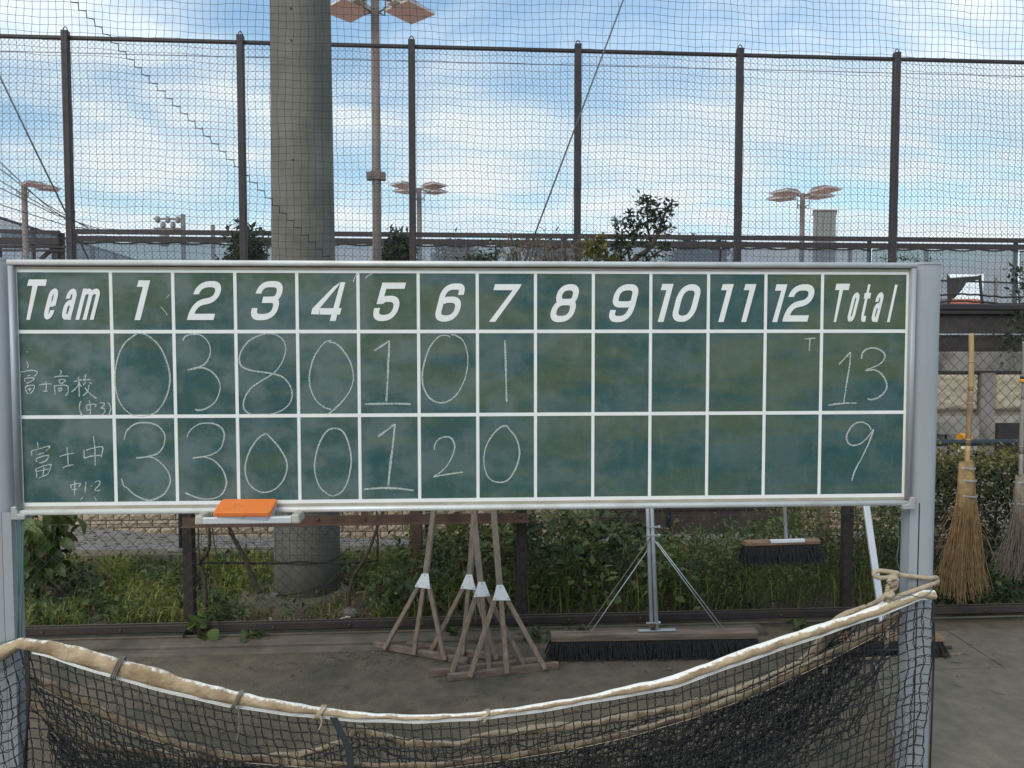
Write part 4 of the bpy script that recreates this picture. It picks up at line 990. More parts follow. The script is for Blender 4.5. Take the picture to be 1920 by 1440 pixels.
chalk([[(1010, 980), (1025, 945), (1070, 910), (1120, 902), (1170, 910), (1205, 940), (1210, 985), (1190, 1040), (1150, 1070), (1100, 1083), (1040, 1090)], [(1100, 1085), (1150, 1100), (1200, 1150), (1222, 1210), (1215, 1260), (1180, 1300), (1120, 1312), (1060, 1303), (1000, 1278)]], *a4)
chalk([[(1437, 957), (1395, 985), (1350, 1050), (1327, 1120), (1327, 1180), (1350, 1235), (1395, 1270), (1440, 1275), (1490, 1255), (1530, 1210), (1550, 1150), (1545, 1100), (1515, 1045), (1480, 1000), (1437, 957)]], *a4)
chalk([[(75, 930), (45, 940), (15, 975), (-13, 1040), (-28, 1110), (-25, 1180), (2, 1250), (52, 1290), (80, 1293), (120, 1270), (150, 1215), (168, 1130), (165, 1060), (145, 985), (115, 940), (75, 930)]], *a5)
chalk([[(313, 975), (355, 945), (405, 907)], [(405, 907), (395, 1010), (380, 1130), (368, 1245)], [(237, 1260), (330, 1253), (420, 1255), (507, 1266)]], *a5, wd=3.6)
chalk([[(617, 1047), (620, 1020), (640, 990), (680, 976), (710, 985), (727, 1020), (722, 1060), (700, 1110), (665, 1155), (613, 1192)], [(613, 1192), (680, 1180), (775, 1166)]], *a5)
chalk([[(1023, 937), (1005, 918), (970, 928), (925, 975), (895, 1035), (885, 1090), (893, 1160), (920, 1205), (965, 1222), (1010, 1212), (1045, 1170), (1070, 1110), (1077, 1050), (1060, 985), (1035, 950), (1020, 935)]], *a5)
chalk([[(1155, 870), (1140, 845), (1105, 830), (1065, 845), (1035, 890), (1035, 925), (1055, 945), (1090, 943), (1130, 915), (1168, 865)], [(1168, 865), (1145, 930), (1105, 1015), (1075, 1070), (1058, 1123)]], *a6)
k1, k2 = (20, 650, 9.6), (20, 800, 9.6)
ch = 'chalk_character'
chalk([[(295, 265), (318, 330), (310, 380)], [(155, 450), (165, 490), (195, 535)], [(165, 465), (280, 438), (400, 428), (475, 445), (480, 480), (430, 535)], [(300, 525), (360, 512)], [(255, 585), (270, 630)], [(255, 580), (340, 560), (425, 568), (410, 600), (350, 635), (290, 660)], [(270, 715), (280, 790), (320, 850)], [(270, 715), (350, 698), (430, 700), (425, 760), (390, 815), (340, 850)], [(345, 740), (350, 800)], [(310, 770), (380, 765)], [(290, 100), (318, 100)]], *k1, ch, 2.2)
chalk([[(515, 690), (620, 672), (750, 668)], [(635, 625), (648, 700), (640, 805)], [(585, 800), (675, 802)]], *k1, ch, 2.2)
chalk([[(890, 420), (912, 460), (893, 510)], [(790, 545), (900, 530), (1050, 530)], [(865, 595), (885, 640), (900, 670)], [(870, 600), (930, 590), (995, 602), (960, 640), (900, 668)], [(785, 690), (800, 770), (805, 870)], [(790, 710), (900, 695), (1020, 705), (1045, 760), (1035, 830), (990, 885)], [(860, 745), (885, 810)], [(860, 750), (910, 745), (930, 765), (885, 810)]], *k1, ch, 2.2)
chalk([[(1225, 540), (1235, 700), (1240, 900)]], *k1, ch, 3.0)
chalk([[(1140, 630), (1220, 608), (1290, 600)], [(1235, 650), (1180, 750), (1090, 815)], [(1235, 660), (1285, 720)], [(1355, 495), (1345, 560), (1310, 600)], [(1305, 600), (1440, 592)], [(1350, 640), (1305, 700)], [(1420, 648), (1470, 670)], [(1415, 690), (1390, 800), (1305, 890)], [(1340, 740), (1440, 850), (1555, 935)]], *k1, ch, 2.2)
chalk([[(1270, 970), (1245, 1060), (1250, 1150), (1295, 1250)], [(1765, 1005), (1800, 1080), (1800, 1150), (1760, 1250)]], *k1, 'chalk_bracket', 2.3)
chalk([[(1355, 1060), (1375, 1110), (1390, 1140)], [(1360, 1060), (1460, 1035), (1545, 1045), (1515, 1085)], [(1370, 1145), (1460, 1135)], [(1420, 965), (1440, 1080), (1438, 1250)]], *k1, ch, 2.2)
chalk([[(1605, 1015), (1660, 1010), (1690, 1035), (1660, 1080), (1625, 1105), (1670, 1110), (1700, 1150), (1680, 1200), (1620, 1240)]], *k1, 'chalk_digit', 2.2)
chalk([[(485, 275), (497, 380)], [(375, 445), (385, 520)], [(375, 440), (540, 390), (700, 350), (690, 390), (635, 440)], [(485, 508), (605, 465)], [(460, 580), (480, 640)], [(470, 575), (590, 530), (690, 520), (670, 570), (630, 620), (515, 655)], [(450, 775), (475, 830), (470, 920)], [(455, 765), (600, 705), (720, 680), (728, 720), (700, 800), (680, 850)], [(470, 805), (700, 755)], [(600, 720), (600, 800), (585, 885)], [(515, 920), (690, 850)]], *k2, ch, 2.0)
chalk([[(885, 535), (1020, 495), (1150, 475)], [(1015, 370), (1030, 500), (1040, 690)], [(940, 745), (1040, 700), (1140, 685)]], *k2, ch, 2.1)
chalk([[(1320, 410), (1330, 575)], [(1360, 425), (1500, 380), (1630, 360), (1665, 385), (1650, 470), (1635, 550)], [(1335, 565), (1480, 525), (1650, 515)], [(1495, 170), (1520, 400), (1525, 705)]], *k2, ch, 2.2)
chalk([[(1080, 1045), (1095, 1110)], [(1085, 1050), (1200, 1025), (1260, 1025), (1225, 1085)], [(1100, 1135), (1210, 1120)], [(1158, 970), (1155, 1235)]], *k2, ch, 2.1)
chalk([[(1358, 990), (1340, 1200)], [(1454, 1062), (1464, 1075)]], *k2, 'chalk_digit', 2.1)
chalk([[(1520, 1005), (1570, 975), (1610, 990), (1600, 1040), (1520, 1150), (1620, 1140)]], *k2, 'chalk_digit', 2.1)
for st_, fr, wd_ in (([(1305, 1260), (1250, 1330)], k2, 1.5), ([(1510, 1260), (1550, 1340)], k2, 1.5), ([(868, 275), (880, 285), (905, 320)], a4, 1.6), ([(895, 230), (915, 210)], a4, 1.4), ([(180, 140), (190, 112), (205, 98)], a5, 2.0), ([(245, 125), (255, 110), (283, 95)], a5, 2.0)):
    chalk([st_], *fr, 'chalk_smudge', wd_)

# ---- posts and fittings
def section(hw, hd, n=48, p=.72): return [(hw * math.copysign(abs(math.cos(a)) ** p, math.cos(a)), hd * math.copysign(abs(math.sin(a)) ** p, math.sin(a))) for a in [2 * math.pi * k / n for k in range(n)]]
for px, ylo in ((12, 0), (1722, 0)):
    hd = .046
    if px > 100: a_, c_ = uv(1688, 1000, -.075)[0], uv(1760, 800, -.02)[0]; uc = (a_ + c_) / 2; hw = (c_ - a_) / 2
    else: hw = .066; uc = uv(47, 1050, -.075)[0] - hw
    S_ = section(hw, hd); n = len(S_)
    zt = .004 if px > 100 else .002
    vs = [bpt(uc + a, 0, -.05 + c) for a, c in S_]
    top = [Vector((p.x, p.y, TL.z + (.0 if px < 100 else .0) + .004)) for p in vs]; bot = [Vector((p.x, p.y, -.15)) for p in vs]
    po = MB().add(bot + top, [(k, (k + 1) % n, n + (k + 1) % n, n + k) for k in range(n)]).build('post', M['post'], sb, True)
    S2 = section(hw + .003, hd + .003); cpv = [bpt(uc + a, 0, -.05 + c) for a, c in S2]
    MB().add([Vector((p.x, p.y, TL.z + .001)) for p in cpv] + [Vector((p.x, p.y, TL.z + .009)) for p in cpv], [(k, (k + 1) % n, n + (k + 1) % n, n + k) for k in range(n)] + [tuple(range(n, 2 * n)), tuple(range(n))[::-1]]).build('post_cap', M['corner'], po)
    sg = 1 if px < 100 else -1
    ui = uc + sg * (hw - .014)
    q = [bpt(ui - .011, 0, -.008), bpt(ui + .011, 0, -.008), bpt(ui + .011, 0, .004), bpt(ui - .011, 0, .004)]
    zt_ = bpt(0, -BH_ + .01).z
    q = [bpt(ui + a, 0, c) for a, c in ((-.018, -.02), (.014, -.02), (.014, -.002), (-.018, -.002))]
    MB().add([Vector((p.x, p.y, -.1)) for p in q] + [Vector((p.x, p.y, zt_)) for p in q], [(0, 1, 5, 4), (1, 2, 6, 5), (2, 3, 7, 6), (3, 0, 4, 7)]).build('post_channel', M['post'], sb)
    ug = uc + sg * (hw - .033)
    q = [bpt(ug + a, 0, c) for a, c in ((-.002, -.03), (.002, -.03), (.002, -.0045), (-.002, -.0045))]
    MB().add([Vector((p.x, p.y, -.1)) for p in q] + [Vector((p.x, p.y, zt_)) for p in q], [(0, 1, 5, 4), (1, 2, 6, 5), (2, 3, 7, 6), (3, 0, 4, 7)]).build('post_groove', M['black'], sb)
# moulded corner covers at the lower corners
def corner(u, sg):
    b = MB()
    b.prism([(-.008 * sg, -.004), (.04 * sg, -.004), (.04 * sg, .013), (.016 * sg, .017), (.010 * sg, .042), (-.008 * sg, .042)][::sg], bpt(u, -BH_ - .008, -.03), EX, EZ, EN, .058)
    b.build('corner_cover', M['corner'], sb, bevel=.003)
corner(.0, 1); corner(BW_, -1)

# chalk tray
tu0, tu1 = uv(372, 965, .05)[0], uv(568, 962, .05)[0]
tz = bpt(0, uv(470, 968, .09)[1], 0).z
tv = uv(460, 975, .085)[1]
MB().add(*bbox(tu0 + .02, tu1 - .02, tv - .004, tv, .018, .085)).build('tray_floor', M['alu'], sb)
MB().add(*bbox(tu0 + .02, tu1 - .03, tv - .012, tv + .012, .0855, .093)).build('tray_lip', M['alu'], sb, bevel=.003)
for u0, sg in ((tu0, 1), (tu1, -1)):
    b = MB().prism([(0, -.014), (0.03 * sg, -.014), (.032 * sg, .02), (.004 * sg, .02)][::sg], bpt(u0, tv, .012), EX, EZ, EN, .083)
    o = b.build('tray_end_cap', M['beigepl'], sb, bevel=.007)
MB().add(*bbox(tu1 - .11, tu1 - .035, tv + .0005, tv + .0015, .03, .07)).build('tray_sticker', M['white'], sb)
# orange chalk box resting on the tray against the frame
c0 = bpt(uv(462, 960, .05)[0], tv + .004, .052)
cb = empty('chalk_box', c0, 'orange plastic chalk box lying on the chalk tray below column 3', 'box')
cb.rotation_euler = (R(17), 0, math.atan2(EX.y, EX.x) - R(1.5))
Mx = Matrix.LocRotScale(c0 + Vector((0, 0, .026)), cb.rotation_euler, None)
def rbox(Mx, hx, hy, z0, z1, rad, name, mt, parent, bev):
    P = [(sx * (hx - rad) + rad * math.cos(a), sy * (hy - rad) + rad * math.sin(a)) for sx, sy, a0 in ((1, 1, 0), (-1, 1, 90), (-1, -1, 180), (1, -1, 270)) for a in [R(a0 + k * 22.5) for k in range(5)]]
    n = len(P)
    return MB().add([Mx @ Vector((*p, z0)) for p in P] + [Mx @ Vector((*p, z1)) for p in P], [tuple(range(n))[::-1], tuple(range(n, 2 * n))] + [(k, (k + 1) % n, n + (k + 1) % n, n + k) for k in range(n)]).build(name, M[mt], parent, bevel=bev)
rbox(Mx, .098, .05, -.002, .016, .012, 'lid', 'orange', cb, .003)
rbox(Mx, .095, .047, -.019, -.0021, .01, 'base', 'clearbase', cb, .002)
MB().prism([(-.006, -.003), (.006, -.003), (.006, .003), (-.006, .003)], Mx @ Vector((0, -.0502, .004)), Mx.to_3x3() @ Vector((1, 0, 0)), Mx.to_3x3() @ Vector((0, 0, 1)), Mx.to_3x3() @ Vector((0, -1, 0)), .002).build('latch', M['orange'], cb)
for a, c, wx_ in ((-.03, .004, .02), (-.035, -.008, .012), (-.012, -.006, .016)):
    V_ = [Mx @ Vector((a + i * wx_ * .5, c + j * .003, .01615)) for i, j in ((-1, -1), (1, -.4), (.8, 1), (-1.1, .5))]
    MB().add(V_, [(0, 1, 2, 3)]).build('faded_print', M['faded'] if 'faded' in M else M.setdefault('faded', mat('faded brown print', (.55, .16, .045), None, rough=.6)), cb)
# green cord wound on the left post
gc = MB()
uL = uv(38, 1000, .01)[0]
for k, (x0, x1) in enumerate(((30, 36), (40, 33), (44, 40))):
    gc.tube([atP(x0, 968, bpt(0, 0, .014), EN), atP((x0 + x1) / 2 + 1, 1080, bpt(0, 0, .013), EN), atP(x1, 1198, bpt(0, 0, .02), EN)], .0016, 5)
gc.tube([atP(-40, 1212, bpt(0, 0, .03), EN), atP(0, 1206, bpt(0, 0, .03), EN), atP(34, 1197, bpt(0, 0, .03), EN)], .0016, 5)
gc.tube([atP(-40, 1222, bpt(0, 0, .035), EN), atP(6, 1209, bpt(0, 0, .035), EN), atP(36, 1213, bpt(0, 0, .035), EN)], .0016, 5)
prop(gc.build('cord', M['greencord'], None, True), 'thin green cord hanging down the left scoreboard post', 'cord')

# ================================================================== TENNIS NETS TIED BETWEEN THE POSTS
UPPER = [(-70, 1232), (0, 1211), (36, 1197), (90, 1200), (144, 1212), (217, 1233), (289, 1252), (361, 1276), (433, 1294), (505, 1310), (578, 1323), (672, 1336), (780, 1341), (889, 1337), (997, 1322), (1105, 1304), (1178, 1286), (1260, 1268), (1368, 1227), (1477, 1189), (1585, 1156), (1657, 1131), (1729, 1106), (1752, 1106)]
LOWER = [(-70, 1262), (0, 1241), (36, 1216), (90, 1228), (144, 1245), (217, 1267), (325, 1296), (433, 1320), (541, 1335), (672, 1347), (780, 1350), (889, 1345), (997, 1332), (1105, 1313), (1260, 1286), (1368, 1247), (1477, 1209), (1585, 1173), (1657, 1149), (1729, 1121), (1755, 1124)]
def noff(px): return float(np.interp(px, [-70, 30, 90, 400, 900, 1400, 1690, 1760], [.05, .035, .045, .10, .14, .10, .035, .03]))
def netp(px, py, extra=0.0): return atP(px, py, bpt(0, 0, noff(px) + extra), EN)
def canvas_mat(name, white, tan, dark):
    m = bpy.data.materials.new(name); m.use_nodes = True; t = m.node_tree; b = t.nodes['Principled BSDF']; l = t.links.new
    at = N(t, 'ShaderNodeAttribute', _attribute_name='across'); tcn = N(t, 'ShaderNodeTexCoord')
    n1 = N(t, 'ShaderNodeTexNoise', Scale=22, Detail=8, Roughness=.75); l(tcn.outputs['Object'], n1.inputs['Vector'])
    ad_ = N(t, 'ShaderNodeMath', _operation='MULTIPLY_ADD'); l(n1.outputs['Fac'], ad_.inputs[0]); ad_.inputs[1].default_value = 1.0; l(at.outputs['Fac'], ad_.inputs[2])
    mr_ = N(t, 'ShaderNodeMapRange', _interpolation_type='SMOOTHSTEP'); l(ad_.outputs[0], mr_.inputs[0]); mr_.inputs[1].default_value = 1.27; mr_.inputs[2].default_value = 1.42
    n2 = N(t, 'ShaderNodeTexNoise', Scale=9, Detail=6); l(tcn.outputs['Object'], n2.inputs['Vector'])
    m2 = N(t, 'ShaderNodeMapRange'); l(n2.outputs['Fac'], m2.inputs[0]); m2.inputs[1].default_value = .38; m2.inputs[2].default_value = .66
    x1 = N(t, 'ShaderNodeMix', _data_type='RGBA'); l(m2.outputs[0], x1.inputs[0]); x1.inputs[6].default_value = (*tan, 1); x1.inputs[7].default_value = (*dark, 1)
    x2 = N(t, 'ShaderNodeMix', _data_type='RGBA'); l(mr_.outputs[0], x2.inputs[0]); l(x1.outputs[2], x2.inputs[6]); x2.inputs[7].default_value = (*white, 1)  # white towards the upper edge, with a noisy boundary to the tan
    l(x2.outputs[2], b.inputs['Base Color']); b.inputs['Roughness'].default_value = .9
    n3 = N(t, 'ShaderNodeTexNoise', Scale=45, Detail=5); l(tcn.outputs['Object'], n3.inputs['Vector'])
    bp = N(t, 'ShaderNodeBump', Strength=.7, Distance=.012); l(n3.outputs['Fac'], bp.inputs['Height']); l(bp.outputs[0], b.inputs['Normal'])
    return m
M['canvas'] = canvas_mat('mottled net canvas', (.80, .79, .74), (.50, .39, .255), (.27, .19, .11))
M['canvas_dirty'] = canvas_mat('dirty net canvas', (.30, .24, .17), (.22, .165, .10), (.08, .06, .04))
def band(name, up, lo, mt, parent, nf_, thick=.016, n=260, wr=.0012):
    x0, x1 = up[0][0], min(up[-1][0], lo[-1][0])
    vs = []; at = []
    K = 14
    for i in range(n + 1):
        px = x0 + (x1 - x0) * i / n
        yu, yl = interp(up, px)[0], interp(lo, px)[0]
        A, B = nf_(px, yu), nf_(px, yl)
        C = (A + B) / 2; hv_ = (A - B) / 2; th = thick * min(1, hv_.length / .018 + .2)
        for k in range(K):
            a = 2 * math.pi * k / K
            w_ = 1 + .06 * math.sin(px * .08 + k * 2) + .06 * math.sin(px * .033 + k)
            fo = .0014 * math.sin(px * .11 + k * 1.1 + 2 * math.sin(px * .013)) + .001 * math.sin(px * .047 - k * .9)
            p = C + EN * fo + hv_ * math.sin(a) * (1 + .03 * math.sin(px * .07)) + EN * th * math.cos(a) * w_ + Vector((0, 0, wr * math.sin(px * .05) * math.sin(a) + wr * .8 * math.sin(px * .12 + 2)))
            vs.append(p); at.append(.5 + .5 * math.sin(a) - float(np.interp(px, [0, 250, 700, 1300, 1700], [.16, .14, .04, -.04, .02])))
    fs = np.array([(i * K + k, i * K + (k + 1) % K, (i + 1) * K + (k + 1) % K, (i + 1) * K + k) for i in range(n) for k in range(K)])
    me = mesh_np(name, np.array(vs), [fs], M[mt], True, {'across': ('POINT', at)})
    return link(name, me, parent)
def lowpt(lo, px, nf_): return nf_(px, interp(lo, px)[0])
def mesh_net(name, lo, nf_, parent, cw, chh, rows, px0, px1, shear, jit, seed, fold=0.0, r=.00155, mt='netcord'):
    """square mesh hanging below a curve: doubled twine and knots"""
    g = np.random.default_rng(seed)
    # resample the curve by length
    pxs = np.linspace(px0, px1, 900); C = np.array([lowpt(lo, p, nf_) for p in pxs])
    s = np.concatenate([[0], np.cumsum(np.linalg.norm(np.diff(C, axis=0), axis=1))])
    n = int(s[-1] / cw); ss = np.arange(n + 1) * cw
    base = np.stack([np.interp(ss, s, C[:, k]) for k in range(3)], 1); pxx = np.interp(ss, s, pxs)
    t_ = np.arange(rows + 1)
    P = np.repeat(base[:, None, :], rows + 1, 1)
    dz = t_ * chh
    P[:, :, 2] -= dz[None]
    sh = np.array([np.interp(p, [-70, 40, 300, 900, 1500, 1760], shear) for p in pxx])
    ex = np.array(EX); en = np.array(EN)
    P += (sh[:, None] * dz[None])[..., None] * ex
    S_, T_ = np.meshgrid(ss, t_, indexing='ij')
    wv = (np.sin(S_ * 6 + T_ * .35 + seed) * .012 + np.sin(S_ * 17 + T_ * .8) * .006 + fold * np.sin(S_ * 9 + T_ * .5 + 2)) * np.minimum(T_ / 4, 1)
    P += wv[..., None] * en
    P[..., 2] += (np.sin(S_ * 8 + T_ * .7) * .004 + fold * .6 * np.sin(S_ * 13 + T_ * 1.1)) * np.minimum(T_ / 3, 1)
    P += g.normal(0, jit, P.shape) * np.minimum(T_ / 2, 1)[..., None]
    P[..., 2] = np.maximum(P[..., 2], .008)
    parts = []
    def dbl(Q, axis):
        """Q (A,B,3): polyline per A; doubled, bowed between knots"""
        A_, B_, _ = Q.shape
        mid = .5 * (Q[:, 1:] + Q[:, :-1])
        side = np.gradient(Q, axis=1); side = np.cross(side, en); side /= np.linalg.norm(side, axis=2, keepdims=True) + 1e-9
        sm = .5 * (side[:, 1:] + side[:, :-1])
        for sg in (-1, 1):
            bow = sg * (.0022 + g.normal(0, .0007, mid.shape[:2]))[..., None]
            curl = g.normal(0, .0022, mid.shape[:2])[..., None]
            O = np.empty((A_, 2 * B_ - 1, 3)); O[:, 0::2] = Q; O[:, 1::2] = mid + sm * (bow + curl)
            parts.append(tubes(O, r, 3, ref=tuple(en)))
    dbl(P, 0); dbl(np.swapaxes(P, 0, 1).copy(), 1)
    K = P[:, 1:].reshape(-1, 3)
    d8 = np.array([[1, 0, 0], [-1, 0, 0], [0, 1, 0], [0, -1, 0], [0, 0, 1], [0, 0, -1]]) * .0042
    V = (K[:, None, :] + d8[None] * g.uniform(.75, 1.25, (len(K), 6, 1))).reshape(-1, 3)
    f8 = np.array([[0, 2, 4], [2, 1, 4], [1, 3, 4], [3, 0, 4], [2, 0, 5], [1, 2, 5], [3, 1, 5], [0, 3, 5]])
    ob = build_np(name, parts, M[mt], parent, kind='stuff')
    kq = (np.arange(len(K))[:, None, None] * 6 + f8[None]).reshape(-1, 3)
    k_ = link('net_knots', mesh_np('net_knots', V, [kq], M[mt]), ob); k_['kind'] = 'stuff'
    return ob
tn = empty('tennis_net', netp(870, 1440), 'front black tennis net with white-topped canvas band slung between the scoreboard posts', 'net')
band('canvas_band', UPPER, LOWER, 'canvas', tn, netp)
# white stitched tape under the band and its loose cords
for dy, rr, mt in ((1.5, .0022, 'white'), (4.0, .0016, 'white'), (6.4, .0016, 'white')):
    P = [netp(px, interp(LOWER, px)[0] + dy * float(np.interp(px, [0, 120, 300, 900, 1500, 1700], [.2, .8, 1, .9, .9, .5])) + .5 * math.sin(px * .05), .002) for px in np.linspace(60, 1740, 140)]
    MB().tube(P, rr, 5).build('stitched_cord', M[mt], tn, True)
mesh_net('netting', LOWER, netp, tn, .0335, .0355, 22, -66, 1750, [.05, .10, .22, .10, .0, -.03], .0022, 3)
MB().tube([netp(1750, 1125), netp(1752, 1200), netp(1748, 1320), netp(1742, 1480)], .0035, 6).build('edge_cord', M['netcord'], tn, True)
for k in range(3):
    MB().tube([netp(46 + 3 * k, 1216, .006), netp(52 + 2 * k, 1300, .004 * k), netp(48 - 3 * k, 1480, .01)], .004, 5).build('edge_cord', M['netcord'], tn, True)
# centre strap
cs = smooth_path([netp(625, 1345, .006), netp(640, 1375, .01), netp(655, 1410, .012), netp(660, 1480, .012)], 6)
b = MB()
hw = .0125
vs = []
for p in cs: vs += [Vector(p) - EX * hw, Vector(p) + EX * hw, Vector(p) + EX * hw + EN * .003, Vector(p) - EX * hw + EN * .003]
b.add(vs, [(4 * i + k, 4 * i + (k + 1) % 4, 4 * i + 4 + (k + 1) % 4, 4 * i + 4 + k) for i in range(len(cs) - 1) for k in range(4)])
b.build('centre_strap', M['strap'] if 'strap' in M else M.setdefault('strap', mat('dark strap', (.018, .028, .03), None, rough=.8)), tn)
# two more nets folded behind it
rear = lambda d: (lambda px, py: netp(px, py, d))
def two(mid, hh): return [(x, y - h_ / 2) for (x, y), h_ in zip(mid, hh)], [(x, y + h_ / 2) for (x, y), h_ in zip(mid, hh)]
mid2 = [(54, 1268), (100, 1288), (144, 1312), (217, 1348), (271, 1371), (340, 1397), (450, 1421), (600, 1433), (720, 1437), (820, 1434), (940, 1419), (1070, 1398), (1180, 1374), (1300, 1338), (1422, 1292), (1540, 1236), (1640, 1182), (1690, 1150)]
hh2 = [14, 22, 22, 20, 17, 14, 13, 12, 12, 12, 12, 12, 12, 13, 16, 18, 20, 12]
u2, l2 = two(mid2, hh2)
n2 = empty('folded_net', rear(-.02)(870, 1440), 'second tennis net sagging lower right behind the front net', 'net', 'nets folded behind the front net')
band('canvas_band', u2, l2, 'canvas_dirty', n2, rear(-.03), .012)
MB().tube([rear(-.015)(px, interp(l2, px)[0] + 2) for px in np.linspace(60, 1680, 120)], .0014, 5).build('stitched_cord', M['cotton'], n2, True)
mesh_net('netting', l2, rear(-.03), n2, .030, .026, 16, 60, 1685, [.3, .35, .3, .0, -.25, -.35], .0045, 11, .010)
mid3 = [(52, 1306), (80, 1330), (108, 1358), (162, 1391), (253, 1411), (340, 1418), (460, 1422), (560, 1416), (640, 1392), (672, 1366), (700, 1374), (766, 1393), (850, 1396), (914, 1378), (997, 1368), (1105, 1357), (1260, 1328), (1350, 1303), (1422, 1281), (1513, 1236), (1560, 1180), (1590, 1158), (1622, 1142)]
hh3 = [16, 26, 26, 22, 16, 14, 12, 12, 10, 9, 11, 13, 11, 10, 15, 14, 13, 13, 14, 20, 36, 36, 16]
u3, l3 = two(mid3, hh3)
n3_ = empty('folded_net', rear(-.05)(870, 1440), 'rearmost tennis net, its crumpled tan band end roped up beside the right post', 'net', 'nets folded behind the front net')
band('canvas_band', u3, l3, 'canvas_dirty' if False else 'canvas_tan' if 'canvas_tan' in M else M.setdefault('canvas_tan', None) or 'canvas', n3_, rear(-.065), .016, 170, .003) if False else None
M['canvas_tan'] = canvas_mat('tan net canvas', (.36, .29, .20), (.29, .22, .14), (.12, .085, .05))
band('canvas_band', u3, l3, 'canvas_tan', n3_, rear(-.065), .016, 170, .003)
mesh_net('netting', l3, rear(-.07), n3_, .027, .021, 18, 60, 1615, [.45, .5, .3, .0, -.3, -.5], .006, 23, .016)
mesh_net('netting', [(1080, 1400), (1300, 1335), (1500, 1245), (1690, 1165)], rear(-.045), n3_, .024, .019, 18, 1090, 1650, [.3, .3, .2, -.2, -.4, -.5], .007, 31, .018)
# grey ties round the band
def tie(px, label, mt='greycord', tail=0, w_=4):
    e = MB()
    yu, yl = interp(UPPER, px)[0], interp(LOWER, px)[0]
    for k in range(3):
        c = px + (k - 1) * w_
        P = []
        A, B = netp(c + 8, yu - 2), netp(c - 9, yl + 5)
        for a in np.linspace(0, 2 * math.pi, 16):
            P.append((A + B) / 2 + (A - B) / 2 * 1.04 * math.cos(a) + EN * .021 * math.sin(a))
        e.tube(P, .0032, 5)
    if tail:
        e.tube(smooth_path([netp(px, yl, .02), netp(px + 3, yl + tail * .5, .022), netp(px - 2, yl + tail, .02)], 5), .0028, 5)
    return prop(e.build('cord_tie', M[mt], None, True), label, 'cord tie', 'cord ties round the net band')
tie(222, 'wide grey cord tie round the left part of the net band', w_=4)
tie(446, 'grey cord tie with a long hanging tail left of the net centre', tail=70, w_=2.5)
tie(600, 'pale knotted cord tie near the centre strap', 'cotton', 28, 3)
tie(908, 'small pale cord tie right of the net centre', 'cotton', 12, 1.5)

# cotton rope knotted round the right post
def rope(path, Rr, name, mt, parent=None, pitch=.03):
    P = np.array(smooth_path(path, 14)); s = np.concatenate([[0], np.cumsum(np.linalg.norm(np.diff(P, axis=0), axis=1))])
    n = max(int(s[-1] / .0035), 6); S_ = np.linspace(0, s[-1], n); P = np.stack([np.interp(S_, s, P[:, k]) for k in range(3)], 1)
    T = np.gradient(P, axis=0); T /= np.linalg.norm(T, axis=1, keepdims=True) + 1e-9
    ref = np.array(EN); A = np.cross(T, ref); bad = np.linalg.norm(A, axis=1) < .15; A[bad] = np.cross(T[bad], np.array([.3, .1, .9])); A /= np.linalg.norm(A, axis=1, keepdims=True); B = np.cross(T, A)
    b = MB()
    for k in range(3):
        ph = S_ / pitch * 2 * math.pi + k * 2.094
        b.tube([Vector(p) for p in P + Rr * .52 * (np.cos(ph)[:, None] * A + np.sin(ph)[:, None] * B)], Rr * .62, 6)
    return b.build(name, M[mt], parent, True)
def rp(x, y, off): return atP(1540 + x / 6, 1020 + y / 6, bpt(0, 0, off), EN)
kr = empty('cotton_rope', rp(780, 450, .03), 'thick beige cotton rope knotted round the right scoreboard post', 'rope')
rr = .0082
rope([rp(845, 345, .03), rp(1000, 362, .016), rp(1200, 383, .006), rp(1285, 378, -.04), rp(1300, 400, -.08), rp(1292, 432, -.03), rp(1180, 476, .02), rp(1000, 540, .04), rp(810, 608, .05), rp(740, 640, .05)], rr, 'post_loop', 'cotton', kr)
rope([rp(870, 330, .05), rp(780, 315, .05), rp(640, 302, .045), rp(590, 335, .045), rp(640, 378, .05), rp(760, 375, .055), rp(830, 340, .06), rp(800, 420, .062), rp(750, 480, .058), rp(740, 570, .05), rp(770, 640, .05)], rr, 'bow_loop', 'cotton', kr)
rope([rp(800, 330, .055), rp(845, 400, .05), rp(830, 490, .045), rp(760, 540, .055), rp(690, 600, .05), rp(620, 650, .01), rp(520, 700, -.03)], rr, 'knot_strand', 'cotton', kr)
rope([rp(775, 470, .05), rp(830, 440, .066), rp(850, 400, .07), rp(800, 380, .074), rp(760, 420, .07), rp(800, 470, .06)], rr, 'knot_wrap', 'cotton', kr)
rope([rp(720, 560, .05), rp(760, 590, .068), rp(800, 570, .066), rp(780, 540, .06), rp(730, 545, .05)], rr, 'knot_wrap', 'cotton', kr)
rope([rp(735, 600, .03), rp(745, 700, .0), rp(748, 800, .005), rp(738, 920, .01), rp(752, 1060, .012)], rr, 'rope_tail', 'cotton', kr)
b = MB()
for k in range(14):
    x = 735 + rng.uniform(-25, 25)
    b.tube([rp(750 + rng.uniform(-15, 15), 1055, .012), rp(x, 1120, .012), rp(x + rng.uniform(-12, 12), 1180 + rng.uniform(-30, 25), .014)], .0016, 4)
prop(b.build('frayed_end', M['cotton'], kr, True), None)
o = MB().tube(smooth_path([rp(880, 290, .03), rp(850, 150, .03), rp(870, 0, .02), rp(860, -300, .015)], 5), .0014, 5).tube(smooth_path([rp(780, 565, .05), rp(930, 580, .055), rp(1010, 575, .05), rp(1120, 600, .05), rp(1210, 555, .05), rp(1250, 510, .03)], 5), .0016, 5).build('cord', M['greencord'], None, True)
prop(o, 'thin green cord trailing by the rope knot on the right post', 'cord')

